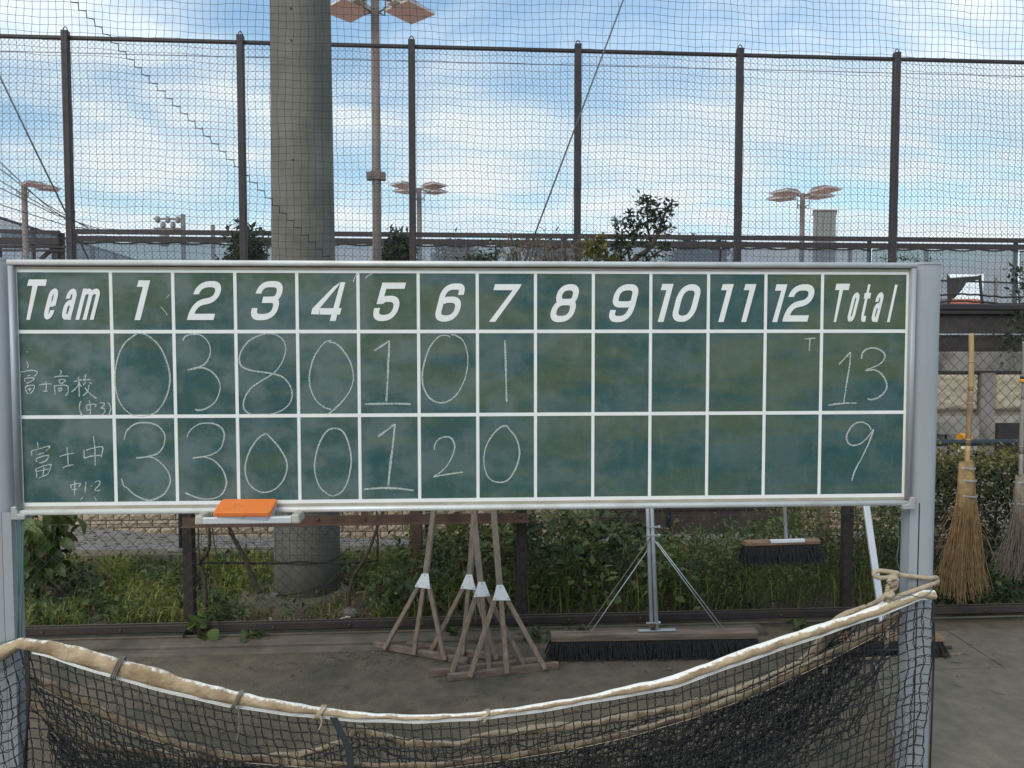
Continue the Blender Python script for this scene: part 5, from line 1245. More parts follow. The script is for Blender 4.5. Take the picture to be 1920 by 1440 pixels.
# ================================================================== RAKES AND BRUSHES
def rake(bar, plate, legs, handle_bot, handle_top, label):
    A, B = atZ(*bar[0], .02), atZ(*bar[1], .02)
    mid = (A + B) / 2
    Yt = FY - .06; T_ = atY(*handle_top, mid.y + .55 * (Yt - mid.y))
    nrm = (B - A).cross(T_ - A).normalized()
    if nrm.y > 0: nrm = -nrm
    q = lambda p: atP(p[0], p[1], A, nrm)
    e = empty('ground_rake', (mid.x, mid.y, 0), label, 'rake', 'wooden ground rakes leaning on the fence')
    MB().bar(A + nrm * .0, B + nrm * .0, .027, .036, up=(0, 0, 1), bev=.004).build('head_bar', M['woodx'], e)
    pl = [q(p) for p in plate]
    hc = (pl[0] + pl[1]) / 2; bc = (pl[2] + pl[3]) / 2
    for k, lg in enumerate(legs):
        t_ = pl[3].lerp(pl[2], (.13, .5, .87)[k]) * .72 + hc * .28
        bt = q(lg); bt.z = max(bt.z, .012)
        MB().bar(bt + nrm * .022, t_ + nrm * .004 * (1 if k == 1 else 0), .024, .02, up=nrm, bev=.003).build('leg', M['wood'], e)
    top = q(handle_top); d_ = (top - hc).normalized()
    L_ = (1.34 - hc.z) / max(d_.z, .2)
    MB().bar(bc.lerp(hc, .45) , hc + d_ * L_, .031, .024, up=nrm, bev=.004).build('handle', M['woodg'], e)
    pp = MB(); o_ = nrm * .0145
    pp.add([p + o_ for p in pl] + [p + o_ + nrm * .002 for p in pl], [(3, 2, 1, 0), (4, 5, 6, 7), (0, 1, 5, 4), (1, 2, 6, 5), (2, 3, 7, 6), (3, 0, 4, 7)])
    po = pp.build('gusset_plate', M['plate'], e)
    for f in ((.5, .12), (.12, .88), (.88, .88)):
        c = pl[0].lerp(pl[3], f[1]).lerp(pl[1].lerp(pl[2], f[1]), f[0]) + nrm * .0165
        b = MB(); b.tube([c, c + nrm * .003], .005, 8); b.build('screw', M['galv'], po)
    return e
rake([(702, 1208), (878, 1240)], [(794, 1075), (806, 1075), (809, 1104), (780, 1100)], [(725, 1218), (780, 1231), (838, 1241)], None, (815, 955), 'leftmost wooden rake, its bar angled towards the viewer')
rake([(764, 1209), (962, 1236)], [(876, 1077), (887, 1077), (894, 1106), (865, 1103)], [(812, 1221), (870, 1231), (935, 1238)], None, (890, 955), 'rearmost wooden rake, mostly hidden behind two other rakes')
rake([(808, 1262), (1010, 1238)], [(896, 1091), (908, 1091), (918, 1118), (887, 1120)], [(846, 1262), (915, 1253), (980, 1245)], None, (888, 955), 'wooden rake second from the front, its plate between two others')
rake([(840, 1270), (1046, 1247)], [(930, 1097), (942, 1097), (956, 1126), (923, 1126)], [(879, 1270), (949, 1266), (1020, 1257)], None, (925, 955), 'frontmost wooden rake with its bar nearest the viewer')

def brush_head(e, A, B, hb, dep, bl, seed, splay=.02, back='woodb', fwd=Vector((0, -1, 0))):
    """A,B: lower front ends of the wooden back"""
    g = np.random.default_rng(seed)
    T_ = (B - A).normalized(); bk = Vector((0, 0, 1)).cross(T_).normalized()
    if bk.y < 0: bk = -bk
    c0, c1 = A + bk * dep / 2 + Vector((0, 0, hb / 2)), B + bk * dep / 2 + Vector((0, 0, hb / 2))
    MB().bar(c0, c1, dep, hb, bev=.005).build('wooden_back', M[back], e)
    L_ = (B - A).length; nt_ = int(L_ / .0135); rows = 4
    Ps = []
    for i in range(nt_ + 1):
        for r_ in range(rows):
            base = np.array(A + T_ * (L_ * (i + .5 * (r_ % 2)) / (nt_ + .5)) + bk * (dep * (.14 + .72 * r_ / (rows - 1))))
            k = 11
            dirs = np.array([0, 0, -1.0]) + np.array(bk) * ((r_ / (rows - 1) - .5) * .75) + np.array(T_) * (((i / nt_) - .5) ** 3 * 1.4)
            for j in range(k):
                d_ = dirs + g.normal(0, .17, 3) * np.array([1, 1, .25])
                l_ = bl * g.uniform(.82, 1.04)
                p0 = base + g.normal(0, .0012, 3); p2 = p0 + d_ * l_; p1 = (p0 + p2) / 2 + g.normal(0, .003, 3)
                p2[2] = max(p2[2], .002); Ps.append([p0, p1, p2])
    ob = build_np('bristles', [tubes(np.array(Ps), .0017, 3, ref=(0.3, 1, .1))], M['bristle'], e, kind='stuff')
    b = MB().bar(c0 - Vector((0, 0, hb / 2 + bl * .42)) + T_ * .01, c1 - Vector((0, 0, hb / 2 + bl * .42)) - T_ * .01, dep * .8, bl * .75); b.build('bristle_core', M['bristle'], e)
    return c0, c1, T_, bk
A0 = atZ(1040, 1238, 0); B0 = atZ(1424, 1231, 0)
zA = atY(1036, 1205, A0.y).z; hbb = atY(1036, 1191, A0.y).z - zA
A = Vector((atY(1034, 1205, A0.y).x, A0.y, zA)); B = Vector((atY(1421, 1200, B0.y).x, B0.y, zA))
lbsh = empty('court_brush', (A + B) / 2 - Vector((0, 0, zA)), 'wide black court brush with twin grey pipes and brace rods, standing on the dirt', 'brush', 'court brushes')
c0, c1, T_, bk = brush_head(lbsh, A, B, hbb, .065, zA - .004, 5, back='woodx')
ctr = (c0 + c1) / 2; zt = ctr.z + hbb / 2
Ytop = FY - .05
for k, (pb, ptp) in enumerate((((1222, 1178), (1214, 955)), ((1231, 1178), (1222, 955)))):
    a = atY(*pb, ctr.y); a.z = zt + .01
    tp_ = atY(*ptp, ctr.y + (Ytop - ctr.y) * .6); d_ = (tp_ - a).normalized()
    MB().tube([a, a + d_ * 1.35], .0115 if k else .0105, 12).build('pipe', M['galv'], lbsh, True)
plq = [atY(1198, 1182, ctr.y - .02), atY(1268, 1180, ctr.y - .02)]
MB().bar(Vector((plq[0].x, ctr.y, zt + .006)), Vector((plq[1].x, ctr.y, zt + .006)), .03, .006, bev=.002).build('bracket', M['galv'], lbsh)
sock = atY(1224, 1170, ctr.y); MB().tube([Vector((sock.x, ctr.y, zt + .01)), Vector((sock.x, ctr.y, zt + .045))], .015, 12).build('rusty_socket', M['rust'], lbsh, True)
def ymid(py): return ctr.y + (Ytop - ctr.y) * .6 * (1178 - py) / 223
for (x0, y0, x1, y1, mt) in ((1219, 1010, 1094, 1184, 'twigg'), (1213, 1033, 1107, 1184, 'galv'), (1226, 1012, 1350, 1174, 'galv'), (1232, 1016, 1358, 1174, 'galv')):
    a = atY(x0, y0, ymid(y0) - .015); c = atY(x1, y1, ctr.y); c.z = zt
    MB().tube([a, c], .0026, 6).build('brace_rod', M[mt], lbsh, True)
for py in (988, 1004, 1168):
    a = atY(1222, py, ymid(py) - .012); MB().bar(a - EX * .03, a + EX * .034, .008, .008).build('clamp', M['galv'], lbsh)
    b = MB(); b.tube([a + EX * .036, a + EX * .046], .009, 6); b.build('clamp_nut', M['galv'], lbsh)
# small brush hanging on the fence
hy = FY - .10
A, B = atY(1399, 1025, hy), atY(1538, 1021, hy); hbb = .026
hb_ = empty('court_brush', (A + B) / 2, 'small black brush with reddish wooden back hanging on the fence by its white pipe', 'brush', 'court brushes')
c0, c1, T_, bk = brush_head(hb_, A, B, hbb, .06, atY(1399, 1025, hy).z - atY(1399, 1058, hy).z, 8)
a = atY(1474, 1013, hy + .03); tp_ = atY(1471, 950, hy + .035)
MB().tube([a, a + (tp_ - a) * 5.2], .0105, 12).build('handle', M['alu'], hb_, True)
p0, p1 = atY(1446, 1016, hy - .002), atY(1509, 1014, hy - .002)
MB().bar(Vector((p0.x, hy + .008, p0.z)), Vector((p1.x, hy + .008, p1.z)), .024, .018, bev=.002).build('bracket', M['plate'], hb_)
# third brush with a flat white handle lying behind the nets
c_ = atZ(1672, 1232, 0)
A = Vector((c_.x - .33, c_.y + .02, .085)); B = Vector((c_.x + .27, c_.y - .03, .085))
tb = empty('court_brush', c_, 'black brush with a slanting flat white handle, behind the nets by the right post', 'brush', 'court brushes')
brush_head(tb, A, B, .03, .065, .08, 9)
a = atY(1662, 1215, c_.y + .03); tp_ = atY(1624, 948, c_.y + .35); d_ = (tp_ - a)
MB().bar(a, a + d_ * 1.5, .038, .02, up=(0, -1, 0), bev=.004).build('handle', M['alu'], tb)
# stick on the pavement
s0, s1 = atZ(1600, 1236, .02), atZ(1800, 1226, .016)
prop(MB().bar(s0, s1, .012, .012, bev=.002).build('wooden_stick', M['wood'], None), 'thin wooden stick lying on the pavement right of the right post', 'stick')
s0, s1 = atZ(1600, 1222, .05), atZ(1783, 1214, .05)
prop(MB().tube([s0, s0.lerp(s1, .9), s1], [.008, .008, .011], 8).build('metal_rod', M['black'], None, True), 'black rod end lying above the stick on the pavement', 'rod')

# ================================================================== BAMBOO BROOMS
def broom(hand, tie_y, top, outline, Y, mh, mt_, label, n, seed, hr):
    g = np.random.default_rng(seed)
    e = empty('bamboo_broom', atY(hand[0][0], outline[-1][1], Y), label, 'broom', 'bamboo brooms hanging on the fence')
    P = [atY(*p, Y) for p in hand]
    full = [Vector(p) for p in smooth_path(P, 8)]
    k1_, k2_ = int(len(full) * .36), int(len(full) * .62)
    b = MB(); b.tube(full[:k1_ + 1], [hr * (.9 + .12 * i / len(full)) for i in range(k1_ + 1)], 10); hd = b.build('handle', M[mh], e, True)
    for s0, s1, mm_ in ((k1_, k2_, 'bamboob' if mh == 'bamboo' else mh), (k2_, len(full) - 1, mh)):
        b = MB(); b.tube(full[s0:s1 + 1], [hr * (.9 + .12 * i / len(full)) for i in range(s0, s1 + 1)], 10); b.build('handle_segment', M[mm_], hd, True)
    for k in range(1, 5):
        c = full[int(len(full) * k / 5)]; t_ = (full[min(int(len(full) * k / 5) + 1, len(full) - 1)] - c).normalized()
        MB().tube([c - t_ * .004, c, c + t_ * .004], [hr * 1.0, hr * 1.17, hr * 1.0], 10).build('bamboo_node', M[mh], hd, True)
    Ps = []; Rr = []
    ys = [o[1] for o in outline]
    for i in range(n):
        f = g.uniform(-1, 1); y0 = top + g.uniform(-3, 12) if i % 3 else top + g.uniform(0, 160)
        y1 = min(ys[-1], (top + ys[-1]) / 2 + (ys[-1] - top) * .5 * g.uniform(.35, 1.0) ** .5 * (1 - .16 * abs(f)))
        pts = []
        ph = g.uniform(0, 6.28); am = g.uniform(1, 9); dY = g.uniform(-1, 1)
        for j, tt in enumerate(np.linspace(0, 1, 7)):
            y = y0 + (y1 - y0) * tt
            xl_, xr_ = np.interp(y, ys, [o[0] for o in outline]), np.interp(y, ys, [o[2] for o in outline])
            wd_ = (xr_ - xl_) / 2; ff = f * (1 + .12 * tt * g.normal()) 
            x = (xl_ + xr_) / 2 + ff * wd_ + am * tt * math.sin(ph + tt * 4)
            pts.append(atY(x, y, Y - (1 - f * f) ** .5 * dY * (.018 + .05 * tt) + g.normal(0, .009) * tt))
        Ps.append(pts); Rr.append(np.linspace(1, .45, 7) * g.uniform(.0014, .0032))
    build_np('bristles', [tubes(np.array(Ps), np.array(Rr), 3, ref=(.2, 1, .1))], M[mt_], e, kind='stuff')
    Ps = []
    for i in range(16):
        sg = -1 if i % 3 else 1; y = g.uniform(top + 50, top + 150); xa_ = np.interp(y, ys, [o[0 if sg < 0 else 2] for o in outline]); l_ = g.uniform(15, 34)
        Ps.append([atY(xa_ - sg * 3, y, Y - .02), atY(xa_ + sg * l_ * .5, y + l_ * g.uniform(.4, .9), Y - .03), atY(xa_ + sg * l_, y + l_ * g.uniform(1.2, 2.2), Y - .035)])
    build_np('stray_twigs', [tubes(np.array(Ps), .0011, 3, ref=(.2, 1, .1))], M[mt_], e, kind='stuff')
    # thick stub ends bound at the neck
    b = MB()
    for i in range(20):
        f = -1 + 2 * i / 19; xl_, xr_ = outline[0][0], outline[0][2]; x = (xl_ + xr_) / 2 + f * (xr_ - xl_) / 2 * .95
        yb = top + 120; xb = (np.interp(yb, ys, [o[0] for o in outline]) + np.interp(yb, ys, [o[2] for o in outline])) / 2 + f * 18
        b.tube([atY(x, top + g.uniform(-4, 5), Y - .022 * (1 - f * f) ** .5), atY((x + xb) / 2, (top + yb) / 2, Y - .026 * (1 - f * f) ** .5), atY(xb, yb, Y - .03 * (1 - f * f) ** .5)], [.0045, .0038, .003], 5)
    b.build('stub_twigs', M[mt_], e, True)['kind'] = 'stuff'
    for y in tie_y:
        xl_, xr_ = np.interp(y, ys, [o[0] for o in outline]) - 1, np.interp(y, ys, [o[2] for o in outline]) + 1
        c = atY((xl_ + xr_) / 2, y, Y); rx = (atY(xr_, y, Y) - atY(xl_, y, Y)).length / 2
        for dz in (0, .005):
            MB().tube([c + Vector((rx * math.cos(a), .036 * math.sin(a), dz + .003 * math.sin(2 * a))) for a in np.linspace(0, 2 * math.pi, 24)], .0017, 5, False).build('binding_wire', M['galv'], e, True)
    return e
broom([(1821, 625), (1821, 700), (1817, 790), (1813, 880), (1812, 960)], (878, 901, 930), 866, [(1798, 866, 1826), (1798, 900, 1828), (1794, 940, 1831), (1784, 990, 1836), (1768, 1050, 1842), (1757, 1090, 1850), (1760, 1138, 1853)], FY - .07, 'bamboo', 'twig', 'tan bamboo broom hanging bristles down on the fence beside the right post', 330, 3, .0155)
broom([(1921, 640), (1920, 720), (1916, 800), (1914, 900), (1913, 960)], (905, 945), 892, [(1904, 892, 1932), (1900, 940, 1936), (1892, 990, 1945), (1880, 1040, 1952), (1866, 1090, 1960), (1872, 1096, 1958)], FY - .07, 'bamboog', 'twigg', 'greyed bamboo broom cut off by the right edge of the view', 260, 4, .013)
e = [o for o in bpy.data.objects if o.name == 'bamboo_broom.001'][0]
p = atY(1918, 717, FY - .07); MB().tube([p, p + Vector((0, 0, .02))], .0165, 12).build('yellow_tape', M['yellow'], e, True); MB().tube([p + Vector((0, 0, .021)), p + Vector((0, 0, .036))], .0165, 12).build('black_tape', M['black'], e, True)

# ================================================================== PLANTS
def leaves(name, pos, dirs, size, aspect, mt, parent=None, tint=None, kind=None, fold=.25, seed=0, hint=None):
    """one folded leaf per position: pos (n,3) base, dirs (n,3)"""
    g = np.random.default_rng(seed + 100); n = len(pos)
    D = dirs / (np.linalg.norm(dirs, axis=1, keepdims=True) + 1e-9)
    U = np.array([0, 0, 1.0]) + g.normal(0, .55, (n, 3)); S_ = np.cross(D, U); S_ /= np.linalg.norm(S_, axis=1, keepdims=True) + 1e-9; Nn = np.cross(S_, D)
    L_ = np.broadcast_to(size, (n,))[:, None]; W_ = L_ * aspect * g.uniform(.8, 1.2, (n, 1)) * .5
    b0 = pos; tip = pos + D * L_ - Nn * L_ * g.uniform(0, .25, (n, 1)); m1 = pos + D * L_ * .45
    l_ = m1 + S_ * W_ + Nn * W_ * fold; r_ = m1 - S_ * W_ + Nn * W_ * fold
    m2 = pos + D * L_ * .5
    l2 = pos + D * L_ * .75 + S_ * W_ * .62 + Nn * W_ * fold * .5 - Nn * L_ * .05; r2 = pos + D * L_ * .75 - S_ * W_ * .62 + Nn * W_ * fold * .5 - Nn * L_ * .05
    V = np.stack([b0, l_, l2, tip, r2, r_], 1).reshape(-1, 3)
    i = np.arange(n)[:, None] * 6
    Q = np.concatenate([i + np.array([[0, 1, 2, 3]]), i + np.array([[0, 3, 4, 5]])])
    tt = g.beta(1.6, 2.0, n) if tint is None else tint
    me = mesh_np(name, V, [Q], M[mt], False, {'tint': ('FACE', np.concatenate([tt, tt]))})
    o = link(name, me, parent)
    if kind: o['kind'] = kind
    return o
def rdir(g, n, up=.3, flat=1.0): 
    d = g.normal(0, 1, (n, 3)) * np.array([1, 1, .7 * flat]); d[:, 2] += up; return d
def blades(name, base, h_, w_, lean, mt, parent=None, kind=None, seed=0, tint=None):
    g = np.random.default_rng(seed); n = len(base)
    a = g.uniform(0, 2 * math.pi, n); dr = np.stack([np.cos(a), np.sin(a), 0 * a], 1); sd_ = np.stack([-np.sin(a), np.cos(a), 0 * a], 1)
    h_ = h_[:, None]; ln = lean[:, None]; w_ = np.broadcast_to(w_, (n,))[:, None]
    up_ = np.array([[0, 0, 1.0]])
    p1 = base + up_ * h_ * .55 + dr * h_ * ln * .25; p2 = base + up_ * h_ * (1 - .45 * ln) + dr * h_ * ln * .9
    V = np.stack([base - sd_ * w_, base + sd_ * w_, p1 + sd_ * w_ * .8, p1 - sd_ * w_ * .8, p2], 1).reshape(-1, 3)
    i = np.arange(n)[:, None] * 5
    tt = g.beta(1.5, 1.8, n) if tint is None else tint
    me = mesh_np(name, V, [i + np.array([[0, 1, 2, 3]]), i + np.array([[3, 2, 4]])], M[mt], False, {'tint': ('FACE', np.concatenate([tt, tt]))})
    o = link(name, me, parent)
    if kind: o['kind'] = kind
    return o
g = np.random.default_rng(77)
def pxX(px, Y): return (atY(px, 900, Y).x)
# grass and low weeds in the bed
n = 15000
px = g.uniform(40, 790, n); Y = g.uniform(FY + .14, 5.95, n)
nz = np.sin(px * .021 + Y * 3) + np.sin(px * .05 - Y * 5) * .6 + g.normal(0, .5, n)
keep = (nz > -.75) & ~((px > 480) & (px < 700) & (Y < 5.2) & (g.random(n) < .88)) & ~((px < 190) & (Y > 5.0) & (g.random(n) < .75))
px, Y, nz = px[keep], Y[keep], nz[keep]
B_ = np.stack([[pxX(a, b_) for a, b_ in zip(px, Y)], Y, np.full(len(px), .01)], 1)
blades('grass', B_, g.uniform(.05, .15, len(px)) * (1 + .3 * np.clip(nz, -.5, 1.5)), g.uniform(.002, .0042, len(px)), g.uniform(.2, 1.3, len(px)), 'leaf_grass', kind='stuff', seed=5, tint=np.clip(.45 + .22 * nz + g.normal(0, .2, len(px)), 0, 1))
n = 6500
px = g.uniform(40, 800, n); Y = g.uniform(FY + .14, 5.9, n)
k = (np.sin(px * .037 + Y * 4) + g.normal(0, .6, n) > -.2) & ~((px > 500) & (px < 690) & (Y < 5.2) & (g.random(n) < .85))
px, Y = px[k], Y[k]
P = np.stack([[pxX(a, b_) for a, b_ in zip(px, Y)], Y, .02 + .11 * g.random(len(px)) ** 1.4], 1)
leaves('low_weeds', P, rdir(g, len(P), .5), g.uniform(.022, .055, len(P)), .62, 'leaf_weed', kind='stuff', seed=1, tint=np.clip(g.beta(1.6, 1.6, len(P)) + .25 * np.sin(px * .03), 0, 1))
n = 900
px = g.uniform(380, 780, n); Y = g.uniform(FY + .14, 5.7, n); P = np.stack([[pxX(a, b_) for a, b_ in zip(px, Y)], Y, np.full(n, .03)], 1)
leaves('leaf_litter', P, rdir(g, n, 0, .3), g.uniform(.02, .045, n), .5, 'leaf_dead', kind='stuff', seed=2)
# tall weeds behind the rakes and the brushes
ENV = [(745, 1140), (762, 1040), (800, 1000), (850, 968), (905, 990), (960, 975), (1000, 952), (1085, 950), (1128, 962), (1180, 990), (1235, 1015), (1290, 1015), (1345, 985), (1400, 1000), (1450, 962), (1540, 950), (1600, 945), (1690, 930), (1760, 900)]
cl = []
for c in range(430):
    x = g.uniform(752, 1745); y = interp(ENV, x)[0]; Yc = g.uniform(FY + .2, 5.75); zt = max(atY(x, y, Yc).z, .08)
    lo_ = 1 if g.random() < .6 else .5
    zc = zt * g.random() ** .75
    if 1180 < x < 1330 and Yc < 5.0: zc *= .75
    cl.append((x, Yc, zc))
PP = []; DD = []; SS = []; TT = []
for (x, Yc, zc) in cl:
    kx = pxX(x, Yc); m_ = int(g.integers(26, 52) * (1.5 if x > 1290 else 1)); r_ = g.uniform(.05, .12)
    P = np.array([kx, Yc, max(zc, .03)]) + g.normal(0, 1, (m_, 3)) * np.array([r_, r_, r_ * .8]); P[:, 2] = np.maximum(P[:, 2], .02); P[:, 1] = np.maximum(P[:, 1], FY + .08)
    PP.append(P); DD.append(rdir(g, m_, .15)); SS.append((g.choice([.02, .03, .042, .06, .075]) if x < 1290 else g.choice([.018, .024, .03, .04])) * g.uniform(.6, 1.25, m_)); TT.append(np.clip(g.normal(.34, .3) + g.normal(0, .14, m_) + .35 * (zc / .6) + (.12 if x > 1290 else 0), 0, 1))
leaves('undergrowth', np.concatenate(PP), np.concatenate(DD), np.concatenate(SS), .55, 'leaf_weed', kind='stuff', seed=3, tint=np.concatenate(TT))
st = []
for (x, Yc, zc) in cl[::2]:
    kx = pxX(x, Yc); a = np.array([kx + g.normal(0, .06), Yc, 0.0]); b_ = np.array([kx, Yc, zc + .08]); st.append([a, (a + b_) / 2 + g.normal(0, .025, 3), b_])
build_np('weed_stems', [tubes(np.array(st), .0028, 4, ref=(.3, 1, .1))], M['stem'] if 'stem' in M else M.setdefault('stem', mat('green brown stems', (.07, .075, .03), (.11, .085, .045), 20, .8)), kind='stuff')
n = 2600
px = g.uniform(760, 1740, n); Y = g.uniform(FY + .12, 5.7, n); B_ = np.stack([[pxX(a, b_) for a, b_ in zip(px, Y)], Y, np.full(n, .0)], 1)
blades('tall_grass', B_, g.uniform(.12, .42, n), g.uniform(.002, .004, n), g.uniform(.3, 1.4, n), 'leaf_grass', kind='stuff', seed=6, tint=np.clip(g.normal(.38, .2, n), 0, 1))
# arching grass clump between the posts
gcx, gcy = pxX(1068, 4.75), 4.75
e = empty('grass_clump', (gcx, gcy, 0), 'clump of long arching grass blades behind the fence, left of the wide brush pipes', 'grass clump')
b = MB()
for k in range(46):
    a = g.uniform(0, 6.28); l_ = g.uniform(.3, .62); w_ = g.uniform(.0025, .005); dr = Vector((math.cos(a), math.sin(a) * .6, 0)); sd_ = Vector((-dr.y, dr.x, 0)).normalized()
    lean = g.uniform(.3, .8); pts = []
    for s in np.linspace(0, 1, 8): pts.append(Vector((gcx + g.normal(0, .001), gcy, 0)) + Vector((0, 0, 1)) * l_ * (s - .55 * lean * s * s) + dr * l_ * lean * s * s * 1.1 + dr * .03)
    vs = []
    for i, p in enumerate(pts): q_ = w_ * (1 - (i / 7) ** 2) + .0004; vs += [p - sd_ * q_, p + sd_ * q_]
    b.add(vs, [(2 * i, 2 * i + 1, 2 * i + 3, 2 * i + 2) for i in range(7)])
o = b.build('blades', M['leaf_grass'], e); o['kind'] = 'stuff'
at = o.data.attributes.new('tint', 'FLOAT', 'FACE'); at.data.foreach_set('value', np.repeat(np.clip(g.normal(.45, .2, 46), 0, 1), 7).astype(np.float32))
# broad leaved shrub at the far left: each big leaf a part
sx, sy = pxX(62, 5.1), 5.1
e = empty('broad_leaf_shrub', (sx, sy, 0), 'broad-leaved green shrub behind the fence beside the left post', 'shrub')
b = MB()
tips = []
for k in range(9):
    a = g.uniform(0, 6.28); hz = g.uniform(.35, .72); tp = Vector((sx + .16 * math.cos(a), sy + .14 * math.sin(a), hz)); tips.append(tp)
    b.tube([Vector((sx + g.normal(0, .02), sy, -.02)), Vector((sx + .07 * math.cos(a), sy + .07 * math.sin(a), hz * .5)), tp], [.01, .007, .004], 6)
b.build('stem', M['bark'], e, True)
lm = []
for v in range(3):
    tt = np.array([.3 + .28 * v]); P_ = np.zeros((1, 3))
    L_, W_ = .11, .03 + .004 * v
    n_ = 6; vs = []
    for i in range(n_ + 1):
        s = i / n_; w__ = W_ * math.sin(math.pi * min(s * .93 + .05, 1)) ** .8; z = -.035 * s * s * (1 + v * .5)
        vs += [(s * L_, -w__, z + .35 * w__), (s * L_, 0, z), (s * L_, w__, z + .35 * w__)]
    fs = np.array([(3 * i + c, 3 * i + 3 + c, 3 * i + 4 + c, 3 * i + 1 + c) for i in range(n_) for c in (0, 1)])
    lm.append(mesh_np('leaf', np.array(vs), [fs], M['leaf_big'], True, {'tint': ('FACE', np.full(len(fs), .12 + .3 * v))}))
for k in range(210):
    tp = tips[k % 9]; s = g.random() ** .8
    p = Vector((sx, sy, 0)).lerp(tp, .25 + .78 * s) + Vector(g.normal(0, .05, 3))
    p.z = max(p.z, .1)
    ob = link('leaf', lm[int(g.integers(0, 3))] if p.z < .45 else lm[int(g.integers(1, 3))], e)
    a = math.atan2(p.y - sy, p.x - sx) + g.normal(0, .6)
    ob.location = p; ob.rotation_euler = (g.normal(0, .4), g.normal(.25, .45), a); ob.scale = [g.uniform(.65, 1.15)] * 3
# hedge at the right
e = empty('hedge', (pxX(1850, 5.2), 5.2, 0), 'clipped hedge with yellow-green top behind the bamboo brooms', 'hedge')
n = 9000
hx0, hx1 = pxX(1700, 5.0), pxX(2150, 5.0); ztop = atY(1850, 866, 5.0).z
P = np.stack([g.uniform(hx0, hx1, n), g.uniform(4.75, 5.6, n), ztop * g.random(n) ** .75], 1)
face = g.random(n) < .55; P[face, 1] = 4.75 + np.abs(g.normal(0, .07, face.sum()))
hol = (np.sin(P[:, 0] * 9) + np.sin(P[:, 2] * 13 + P[:, 0] * 5) + g.normal(0, .5, n) > 1.0) & (P[:, 2] < ztop * .6); P = P[~hol]
tt = np.clip(g.normal(.4, .22, len(P)), 0, 1)
leaves('crown', P, rdir(g, len(P), .2), g.uniform(.028, .052, len(P)), .55, 'leaf_dark', e, tint=tt, kind='stuff', seed=7)
n = 3000
P = np.stack([g.uniform(hx0, hx1, n), g.uniform(4.72, 5.6, n), ztop + g.normal(-.05, .06, n)], 1)
leaves('new_growth', P, rdir(g, n, .7), g.uniform(.025, .05, n), .5, 'leaf_top', e, kind='stuff', seed=8)
b = MB()
for k in range(16):
    x = hx0 + (hx1 - hx0) * (k + g.random()) / 16; a = Vector((x, 5.1, -.02)); c = Vector((x + g.normal(0, .12), 5.1 + g.normal(0, .1), ztop * .9)); b.tube([a, a.lerp(c, .5) + Vector(g.normal(0, .04, 3)), c], [.014, .01, .004], 5)
b.build('trunk', M['bark'], e, True)
# leggy weeds low at the hedge foot, right
n = 1200; P = np.stack([g.uniform(pxX(1740, 4.6), pxX(1940, 4.6), n), g.uniform(FY + .08, 4.8, n), .22 * g.random(n) ** 1.5 + .02], 1)
leaves('hedge_foot_weeds', P, rdir(g, n, .4), g.uniform(.025, .055, n), .6, 'leaf_weed', kind='stuff', seed=9)

def limb(b, a, c, r0, r1, k=4, wob_=.05, n=6):
    P = [a.lerp(c, i / k) + Vector(g.normal(0, wob_ * (c - a).length * .35, 3)) * (0 < i < k) for i in range(k + 1)]
    b.tube(P, list(np.linspace(r0, r1, k + 1)), n); return P
# small tree rising above the board
TYY = 8.3
def tree_px(name, label, Y, limbs, clumps, mt, leaf, nper, asp=.45, cat='tree', seed=1, sp=1.0, group=None):
    gg = np.random.default_rng(seed)
    base = atY(*limbs[0][0], Y); e = empty(name, (base.x, Y, TZ), label, cat, group)
    b = MB()
    for L_ in limbs:
        pts = [atY(p[0], p[1], Y + (p[2] if len(p) > 2 else 0)) for p in L_]
        P = [Vector(p) for p in smooth_path(pts, 4)]; r0 = L_[-1][3] if len(L_[-1]) > 3 else .02
        b.tube(P, list(np.linspace(r0, r0 * .3, len(P))), 6)
    b.build('trunk', M['bark'], e, True)
    PP, DD, SS = [], [], []
    for (x, y, rx, ry, w_) in clumps:
        m_ = int(nper * w_); c = atY(x, y, Y); sx_ = rx * Y / F; sy_ = ry * Y / F
        P = np.array(c) + gg.normal(0, .5, (m_, 3)) * np.array([sx_, sx_ * .9, sy_]); PP.append(P)
        d = rdir(gg, m_, .5); DD.append(d); SS.append(leaf * gg.uniform(.65, 1.2, m_))
    PP, DD, SS = np.concatenate(PP), np.concatenate(DD), np.concatenate(SS)
    leaves('crown', PP, DD, SS, asp, mt, e, kind='stuff', seed=seed)
    return e
def px8(L_): return [(940 + x / 5.333, 350 + y / 5.333) for x, y in L_]
lm_ = [px8([(1270, 830), (1340, 720), (1440, 650), (1510, 580), (1560, 480), (1600, 370), (1640, 260), (1720, 130)]), px8([(1510, 580), (1470, 450), (1460, 300), (1450, 120)]), px8([(1300, 780), (1270, 620), (1330, 480), (1290, 280)]), px8([(1200, 800), (1190, 620), (1150, 480), (1145, 360)]), px8([(1400, 800), (1520, 690), (1640, 610), (1690, 570)]), px8([(1560, 480), (1640, 420), (1660, 380)])]
lm_ = [l[:-1] + [(*l[-1], 0, .035 if i == 0 else .016)] for i, l in enumerate(lm_)]
